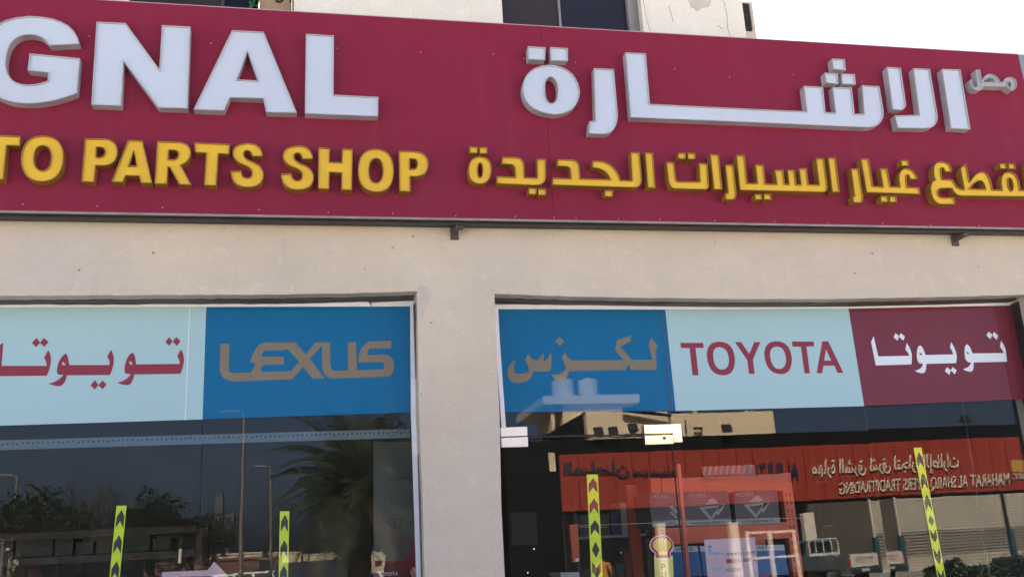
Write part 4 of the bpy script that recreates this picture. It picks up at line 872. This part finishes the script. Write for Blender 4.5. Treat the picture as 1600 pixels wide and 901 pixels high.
def branches(b, p, d, L, r, lv, tips, bend=.25, n=3):
    e = p+d*L; mid = (p+e)/2+Vector((random.uniform(-1, 1), random.uniform(-1, 1), 0))*L*.06
    b.tube([p, mid, e], [r, r*.8, r*.6], 5 if lv > 1 else 3, cap=False); tips.append(e)
    if lv:
        for _ in range(n):
            nd = (d+Vector((random.uniform(-1, 1), random.uniform(-1, 1), random.uniform(-.25, .6)))*bend*2).normalized(); branches(b, p+(e-p)*random.uniform(.55, 1), nd, L*random.uniform(.6, .85), r*.55, lv-1, tips, bend, n)
def tree(x, y, D, top, lab, mt, lv=3, leaf=26, s=.16, n=3, spread=.3, trunk=.16, bush=.75, name='tree'):
    g = Rf(x, y, D); H = Rf(x, top, D).z; o = empty(name, (g.x, g.y, 0)); tag(o, lab, 'tree', 'trees across the road')
    b = MB(); tips = []
    for k in range(3): branches(b, Vector((g.x, g.y, 0)), Vector((random.uniform(-.3, .3), random.uniform(-.3, .3), 1)).normalized(), H*.36, trunk, lv, tips, spread, n)
    f = H/max(t.z for t in tips)*.97
    for i, v in enumerate(b.v): b.v[i] = (v[0], v[1], v[2]*f)
    b.build('trunk', M['bark'], o)
    if leaf:
        c = MB()
        for t in tips:
            if t.z*f > H*.25: leafcloud(c, (t.x, t.y, t.z*f), (bush, bush, bush*.7), leaf, s)
        tag(c.build('crown', mt, o), kind=None)
    return o
tree(25, 860, 46, 762, 'leafy tree at the far left of the mirrored view', M['leaf'], leaf=20, bush=1.0)
tree(120, 860, 48, 718, 'tall bare branched tree left of the first chevron tape', M['bark'], lv=5, leaf=0, n=3, spread=.26, trunk=.1)
tree(175, 860, 48, 708, 'tallest thin bare branched tree above the first chevron tape', M['bark'], lv=5, leaf=0, n=3, spread=.22, trunk=.09)
tree(90, 860, 44, 790, 'low leafy bush tree under the bare tree', M['leaf'], leaf=18, bush=.9)
tree(252, 860, 46, 765, 'dark compact leafy tree right of the first chevron tape', M['leaf2'], leaf=24, bush=.75, spread=.22)
tree(315, 862, 60, 815, 'small rounded tree beside the window seam', M['leaf2'], leaf=18, bush=.8)
tree(535, 862, 36, 690, 'dark broad leafy tree behind the large palm', M['leaf2'], leaf=26, bush=1.0, s=.17)
tree(600, 860, 40, 650, 'dark leafy tree behind the palm', M['leaf2'], leaf=26, bush=1.2, s=.2)
def palm(x, y, D, R0, lab, nf=92, tilt=0):
    c = Rf(x, y, D); o = empty('palm_tree', (c.x, c.y, 0)); tag(o, lab, 'palm tree', 'date palms across the road')
    b = MB(); pr = []
    for k in range(17): z = c.z*k/16; pr.append((z, .27+(.05 if k % 2 else 0)))
    b.tube([(c.x, c.y, z) for z, _ in pr], [r for _, r in pr], 12); b.build('trunk', M['bark'], o)
    for k in range(nf):
        az = k*2.399+random.uniform(-.2, .2); el = -.75+2.15*((k+.5)/nf)**.8; L = R0*random.uniform(.85, 1.12)*(1 if el < 1 else .9)
        f = MB(); p = Vector((c.x, c.y, c.z)); d = Vector((math.cos(az)*math.cos(el), math.sin(az)*math.cos(el), math.sin(el)))
        seg = 14; pts = [p.copy()]
        for s_ in range(seg):
            d = (d+Vector((0, 0, -.085))).normalized(); p = p+d*L/seg; pts.append(p.copy())
        f.tube(pts, [.03*(1-i/(seg+1))+.006 for i in range(seg+1)], 3, cap=False)
        for i in range(2, seg+1):
            for h in (0, .5):
                q = pts[i-1].lerp(pts[i], h); dd = (pts[i]-pts[i-1]).normalized(); sd_ = dd.cross(Vector((0, 0, 1)))
                sd_ = sd_.normalized() if sd_.length > .05 else Vector((1, 0, 0)); up = sd_.cross(dd)
                ll = .52*math.sin(math.pi*min(1, (i+h)/seg*.85+.12))+.12
                for sg in (-1, 1):
                    v = (sd_*sg*.8+dd*.65+up*random.uniform(.05, .4)).normalized()*ll; wv = dd*.018; n0 = len(f.v)
                    f.v += [tuple(q-wv), tuple(q+wv), tuple(q+v*.6+wv-Vector((0, 0, .03))), tuple(q+v-Vector((0, 0, .10))), tuple(q+v*.6-wv-Vector((0, 0, .03)))]; f.f.append((n0, n0+1, n0+2, n0+3, n0+4)); f.m.append(0)
        f.build('frond', M['dry'] if el < -.2 and k % 2 else M['palm'], o)
palm(562, 762, 24, 3.25, 'large date palm filling the right half of the left window')
palm(625, 765, 27, 3.1, 'second date palm half hidden by the pillar', 70)
o = None
# striped post, billboard, pylon, far walls
c = Rf(282, 836, 40); o = empty('striped_post', (c.x, c.y, 0)); tag(o, 'black and white striped post right of the compact dark tree', 'post')
for k in range(6): MB().tube([(c.x, c.y, c.z*k/6), (c.x, c.y, c.z*(k+1)/6)], .075, 10).build('band', M['pillar_w'] if k % 2 == 0 else M['black'], o)
c = Rf(412.5, 881, 44); o = empty('notice_board', (c.x, c.y, 0)); tag(o, 'black notice board in a grey frame on a short post', 'notice board')
MB().box(c.x-.26, c.x+.26, c.y, c.y+.05, c.z-.25, c.z+.2).build('board', M['black'], o)
k = MB(); k.box(c.x-.31, c.x+.31, c.y-.02, c.y-.001, c.z-.31, c.z+.26); k.box(c.x-.05, c.x+.05, c.y-.06, c.y-.022, 0, c.z+.26); k.build('frame', M['pole'], o)
def farbox(name, x0, x1, yt, D, dep, mt, lab, cat='building', z1=None, extra=None):
    a, c = Rf(x0, yt, D), Rf(x1, yt, D); o = empty(name, ((a.x+c.x)/2, a.y, 0)); tag(o, lab, cat); z = (a.z+c.z)/2 if z1 is None else z1
    MB().box(a.x, c.x, a.y-dep, a.y, 0, z).build('wall', mt, o); MB().box(a.x-.15, c.x+.15, a.y-dep, a.y+.15, z, z+.25).build('parapet', mt, o)
    n = max(2, int((c.x-a.x)/4)); wm = MB().box(-.6, .6, 0, .06, -.5, .5).mesh('window'); wm.materials.append(M['car_glass'])
    for k in range(n):
        q = link('window', wm, None, o); q.location = (a.x+(c.x-a.x)*(k+.5)/n, a.y+.002, z*.55)
farbox('far_building', 318, 372, 868, 150, 12, M['far_w'], 'far low cream building between the striped post and the tallest lamp')
farbox('far_building', 376, 408, 865, 170, 12, M['far_w'], 'far stepped cream building left of the notice board')
farbox('far_building', 420, 470, 864, 160, 14, M['far_w'], 'far cream building below the palm fronds')
farbox('far_building', 474, 640, 862, 190, 14, M['far_w'], 'long far cream building behind the parked cars')
farbox('far_wall', 225, 440, 877, 110, .4, M['far_r'], 'long brown boundary wall in front of the far buildings', 'wall')
farbox('kiosk', 12, 33, 861, 70, 4, M['far_w'], 'small pale kiosk left of the red pylon', 'kiosk')
c = Rf(41, 857, 66); o = MB().box(c.x-.5, c.x+.5, c.y-.3, c.y, 0, c.z).build('red_pylon', M['red_s']); tag(o, 'red pylon sign beside the small pale kiosk', 'pylon sign')
farbox('far_tower', 336, 348, 770, 900, 20, mat('hazy_tower', (.075, .075, .08), .9), 'distant hazy tower block left of the tallest lamp')
farbox('far_tower', 352, 366, 800, 950, 20, mat('hazy_tower_b', (.07, .07, .075), .9), 'second lower hazy tower block left of the tallest lamp')
# white steel frame before the shopfront
c = [Rf(*q, 27) for q in ((1166, 829), (1201, 829), (1240, 828))]
wf = empty('steel_gate_frame', (c[1].x, c[1].y, 0)); tag(wf, 'pale painted steel frame standing before the dark shopfront', 'frame')
for q, ww in zip(c, (.055, .075, .06)): MB().box(q.x-ww, q.x+ww, q.y-.05, q.y+.05, 0, q.z).build('frame_post', M['pillar_w'], wf)
for yy in (829, 869.5): z = Rf(1201, yy, 27).z; MB().box(c[0].x-.05, c[2].x+.05, c[0].y-.048, c[0].y+.048, z-.06, z+.02).build('frame_rail', M['pillar_w'], wf)

# vehicles
def wheel(o, x, y, r=.34, w_=.22):
    t = MB().tube([(x, y-w_/2, r), (x, y-w_/2+.03, r), (x, y+w_/2-.03, r), (x, y+w_/2, r)], [r*.92, r, r, r*.92], 18).build('wheel', M['tyre'], o); local(t)
    e = .012 if y > 0 else -.012
    q = MB().tube([(x, y+(w_/2 if y > 0 else -w_/2)-e, r), (x, y+(w_/2 if y > 0 else -w_/2)+e, r)], r*.58, 14).build('rim', M['rim'], t); local(q)
def vehicle(name, loc, rz, body, cab, mt, lab, cat='car', tail=None, W=1.7, L=(0, 0)):
    o = empty(name, loc, rz); tag(o, lab, cat, None)
    def pris(prof, w0, taper=0.):
        b = MB(); n = len(prof); zt_ = max(p[1] for p in prof); zb_ = min(p[1] for p in prof)
        for s in (-1, 1): b.v += [(x, s*(w0-taper*(z-zb_)/(zt_-zb_+1e-6)), z) for x, z in prof]
        b.f += [tuple(range(n)), tuple(range(2*n-1, n-1, -1))]+[(i, n+i, n+(i+1) % n, (i+1) % n) for i in range(n)]; b.m += [0]*(n+2); return b
    q = local(pris(body, W/2, .04).build('body', mt, o)); q.modifiers.new('b', 'BEVEL').width = .05; q.modifiers['b'].segments = 2; q.modifiers['b'].limit_method = 'ANGLE'
    q = local(pris(cab, W/2-.05, .16).build('cabin', mt, o)); q.modifiers.new('b', 'BEVEL').width = .04; q.modifiers['b'].segments = 2; q.modifiers['b'].limit_method = 'ANGLE'
    zb_, zt_ = min(p[1] for p in cab), max(p[1] for p in cab); cb = sorted([p for p in cab if p[1] == zb_]); ct = sorted([p for p in cab if p[1] > zt_-.12])
    x0, x1, u0, u1 = cb[0][0], cb[-1][0], ct[0][0], ct[-1][0]
    for s in (-1, 1):
        n = 3 if (x1-x0) > 2.2 else 2
        for k in range(n):
            a, c = (k+.08)/n, (k+.93)/n; g = MB(); yb, yt_ = s*(W/2-.05-.03+.012), s*(W/2-.05-.14+.012); z0_, z1_ = zb_+.08, zt_-.09
            g.v = [(x0+.12+(x1-x0-.24)*a, yb, z0_), (x0+.12+(x1-x0-.24)*c, yb, z0_), (u0+.05+(u1-u0-.1)*c, yt_, z1_), (u0+.05+(u1-u0-.1)*a, yt_, z1_)]
            g.v += [(p[0], p[1]-s*.02, p[2]) for p in g.v]
            g.f = [(0, 1, 2, 3), (7, 6, 5, 4), (0, 4, 5, 1), (1, 5, 6, 2), (2, 6, 7, 3), (3, 7, 4, 0)]; g.m = [0]*6; local(g.build('side_window', M['car_glass'], o))
    for e, (xa_, xb_) in enumerate(((x0, u0), (x1, u1))):
        sg = -1 if e == 0 else 1; g = MB(); k0, k1 = (.12, .86); yy = W/2-.2
        pa = (xa_+(xb_-xa_)*k0+sg*.012, zb_+(zt_-zb_)*k0); pb = (xa_+(xb_-xa_)*k1+sg*.012, zb_+(zt_-zb_)*k1)
        g.v = [(pa[0], -yy, pa[1]), (pa[0], yy, pa[1]), (pb[0], yy-.08, pb[1]), (pb[0], -yy+.08, pb[1])]; g.v += [(p[0]-sg*.02, p[1], p[2]) for p in g.v]
        g.f = [(0, 1, 2, 3), (7, 6, 5, 4), (0, 4, 5, 1), (1, 5, 6, 2), (2, 6, 7, 3), (3, 7, 4, 0)]; g.m = [0]*6; local(g.build('rear_window' if e == 0 else 'windscreen', M['car_glass'], o))
    xs = [p[0] for p in body]; xf, xb2 = max(xs), min(xs)
    for xx in (xf-.85, xb2+.95):
        for s in (-1, 1): wheel(o, xx, s*(W/2-.10))
    for s in (-1, 1):
        local(MB().box(xb2-.02, xb2+.05, min(s*(W/2-.11), s*(W/2-.01)), max(s*(W/2-.11), s*(W/2-.01)), .74, .98).build('tail_lamp', M['lamp_r'], o))
        local(MB().box(xf-.06, xf+.015, min(s*(W/2-.38), s*(W/2-.06)), max(s*(W/2-.38), s*(W/2-.06)), .66, .84).build('headlight', M['lamp_w'], o))
    local(MB().box(xb2-.06, xb2-.001, -W/2+.1, W/2-.1, .42, .58).build('bumper', M['tyre'], o))
    return o, xb2
c = Rf(1352, 880, 29.5)
hd_ = Vector((-math.sin(R_(14)), -math.cos(R_(14)), 0)); ang = math.atan2(hd_.y, hd_.x)
pk, xb2 = vehicle('pickup_truck', (c.x+hd_.x*2.55, c.y+hd_.y*2.55, 0), ang, [(-2.5, .55), (-2.5, 1.12), (.5, 1.12), (1.3, 1.1), (2.35, .98), (2.45, .55)], [(-.35, 1.1), (-.25, 1.74), (.75, 1.74), (1.4, 1.1)], M['car_g'],
    'dark pickup with a white rack behind its cab and a cream tailgate', 'pickup truck', W=1.66)
local(MB().box(xb2-.035, xb2-.003, -.70, .70, .68, 1.16).build('tailgate', mat('cream_tailgate', (.62, .56, .46), .4), pk))
put = put_text('tailgate_lettering', 'TOYOTA', (xb2-.036, .48, .80), (xb2-.036, -.48, .80), (xb2-.036, .48, 1.03), M['t_red'], pk, .006, .01); local(put)
local(MB().box(xb2-.062, xb2-.061+.02, -.2, .2, .5, .6).build('number_plate', M['boxw'], pk))
cv = MB(); xr_ = -.47
cv.tube([(xr_, -.74, 1.14), (xr_, -.74, 1.66), (xr_, -.64, 1.76), (xr_, .64, 1.76), (xr_, .74, 1.66), (xr_, .74, 1.14)], .032, 8)
for y_ in (-.4, 0, .4): cv.tube([(xr_, y_, 1.22), (xr_, y_, 1.74)], .02, 6)
cv.box(xr_-.02, xr_+.02, -.72, .72, 1.13, 1.24)
local(cv.build('cab_rack', M['car_w'], pk))
sed = [(-2.2, .5), (-2.25, .98), (-1.5, 1.02), (1.0, 1.0), (2.1, .86), (2.2, .5)]
suv = [(-2.3, .5), (-2.35, 1.1), (1.1, 1.12), (2.1, 1.0), (2.2, .5)]
for (x, D, rz, bd_, cb_, mt, lab) in [
    (440, 42, .15, suv, [(-2.25, 1.1), (-2.05, 1.80), (.5, 1.82), (1.2, 1.1)], 'car_w', 'white four wheel drive parked nearest below the palm fronds'),
    (352, 46, 2.9, suv, [(-2.25, 1.1), (-2.05, 1.76), (.5, 1.78), (1.2, 1.1)], 'car_w', 'white car with dark windows left of the tallest lamp'),
    (395, 58, .05, suv, [(-2.25, 1.1), (-2.05, 1.74), (.5, 1.76), (1.2, 1.1)], 'car_g', 'grey car parked behind the two white ones'),
    (486, 66, 3.1, suv, [(-2.25, 1.1), (-2.05, 1.76), (.5, 1.78), (1.2, 1.1)], 'car_w', 'white car parked deeper in the lot right of the second chevron tape'),
    (520, 38, .3, [(-2.4, .5), (-2.45, 1.25), (1.5, 1.25), (2.2, 1.1), (2.3, .5)], [(-2.35, 1.25), (-2.3, 2.05), (1.0, 2.08), (1.7, 1.25)], 'car_b', 'dark blue van parked under the palm'),
    (596, 56, .1, sed, [(-1.7, 1.0), (-1.1, 1.48), (.3, 1.5), (1.1, 1.0)], 'car_w', 'white saloon behind the palm trunk'),
]:
    c = Rf(x, 890, D); vehicle('parked_car', (c.x, c.y, 0), rz, bd_, cb_, M[mt], lab)

# man in a mustard shirt
def person(loc, rz):
    jo = {'pel': (0, 0, .94), 'che': (0, 0, 1.28), 'nk': (0, .01, 1.47), 'hd': (0, .03, 1.60), 'tp': (0, .02, 1.70)}
    V, E, Rr = [], [], []
    def chain(ps, rs, start=None):
        i = start
        for p, r in zip(ps, rs):
            V.append(p); Rr.append(r); j = len(V)-1
            if i is not None: E.append((i, j))
            i = j
        return i
    root = chain([jo['pel']], [(.15, .11)]); ch = chain([(0, 0, 1.12), jo['che']], [(.14, .10), (.17, .11)], root)
    nk = chain([(0, 0, 1.42), jo['nk']], [(.11, .08), (.055, .055)], ch); chain([(0, .01, 1.55), jo['hd'], jo['tp']], [(.07, .085), (.085, .10), (.06, .07)], nk)
    for s in (-1, 1):
        chain([(s*.10, 0, .86), (s*.11, .02, .48), (s*.11, -.01, .09), (s*.12, .12, .04)], [(.09, .09), (.06, .06), (.042, .042), (.04, .03)], root)
        wst = chain([(s*.19, 0, 1.39), (s*.25, -.02, 1.12), (s*.26, .10, .90), (s*.26, .13, .84)], [(.06, .06), (.045, .045), (.03, .03), (.032, .018)], ch)
        for k in range(4): chain([(s*.26, .115+k*.018, .79), (s*.255, .13+k*.018, .755-.01*(k in (1, 2)))], [(.009, .009), (.008, .008)], wst)
        chain([(s*.245, .165, .83), (s*.24, .185, .80)], [(.010, .010), (.008, .008)], wst)
    me = bpy.data.meshes.new('body'); me.from_pydata(V, E, []); me.update()
    o = bpy.data.objects.new('tmp', me); COL.objects.link(o); sk_ = o.modifiers.new('s', 'SKIN'); sk_.use_smooth_shade = True
    for i, r in enumerate(Rr): me.skin_vertices[0].data[i].radius = r
    me.skin_vertices[0].data[0].use_root = True
    o.modifiers.new('d', 'SUBSURF').levels = 2
    bpy.context.view_layer.update(); nm = bpy.data.meshes.new_from_object(o.evaluated_get(bpy.context.evaluated_depsgraph_get())); bpy.data.objects.remove(o)
    nm.materials.clear()
    for k in ('skin', 'shirt', 'trouser', 'shoe', 'hair'): nm.materials.append(M[k])
    for p in nm.polygons:
        c = p.center; z = c.z
        p.material_index = 3 if z < .09 else 2 if (z < .95 and abs(c.x) < .215) else 1 if (z < 1.47 and (z > 1.16 or abs(c.x) < .2)) else 4 if (z > 1.64 or (z > 1.53 and c.y < 0)) else 0
    root_ = empty('person', loc, rz); tag(root_, 'person in a mustard shirt and dark trousers standing across the road', 'person')
    q = link('body', nm, None, root_); local(q)
    b = MB(); b.tube([(0, -.035, 1.60), (0, -.02, 1.68), (0, 0, 1.725)], [.088, .082, .03], 12); local(b.build('hair', M['hair'], root_))
    f = MB()
    for s in (-1, 1): f.box(s*.03-.008, s*.03+.008, .125, .132, 1.605, 1.613)
    f.box(-.008, .008, .125, .15, 1.575, 1.60); f.box(-.02, .02, .118, .127, 1.548, 1.553); local(f.build('face', M['hair'], root_))
c = Rf(943, 893, 24); person((c.x, c.y, .0), R_(200))

# shrubs in the planting strip before the shutters
SH = 'leftmost second third fourth fifth rightmost'.split()
for k, (x, yt) in enumerate(((1425, 884), (1452, 872), (1490, 882), (1525, 872), (1548, 868), (1566, 874))):
    g = Rf(x, 890, 28); H = max(.5, Rf(x, yt, 28).z); o = empty('shrub', (g.x, g.y, 0)); tag(o, '%s low dark shrub in front of the roller shutters' % SH[k], 'shrub', 'low shrubs before the shutters')
    b = MB(); 
    for q in range(7): a = random.uniform(0, 6.28); b.tube([(g.x, g.y, 0), (g.x+math.cos(a)*.25, g.y+math.sin(a)*.25, H*random.uniform(.7, 1))], [.02, .006], 4, cap=False)
    b.build('stem', M['bark'], o)
    c = MB(); leafcloud(c, (g.x, g.y, H*.5), (.55, .4, H*.5), 260, .12); c.build('foliage', M['leaf2'], o)
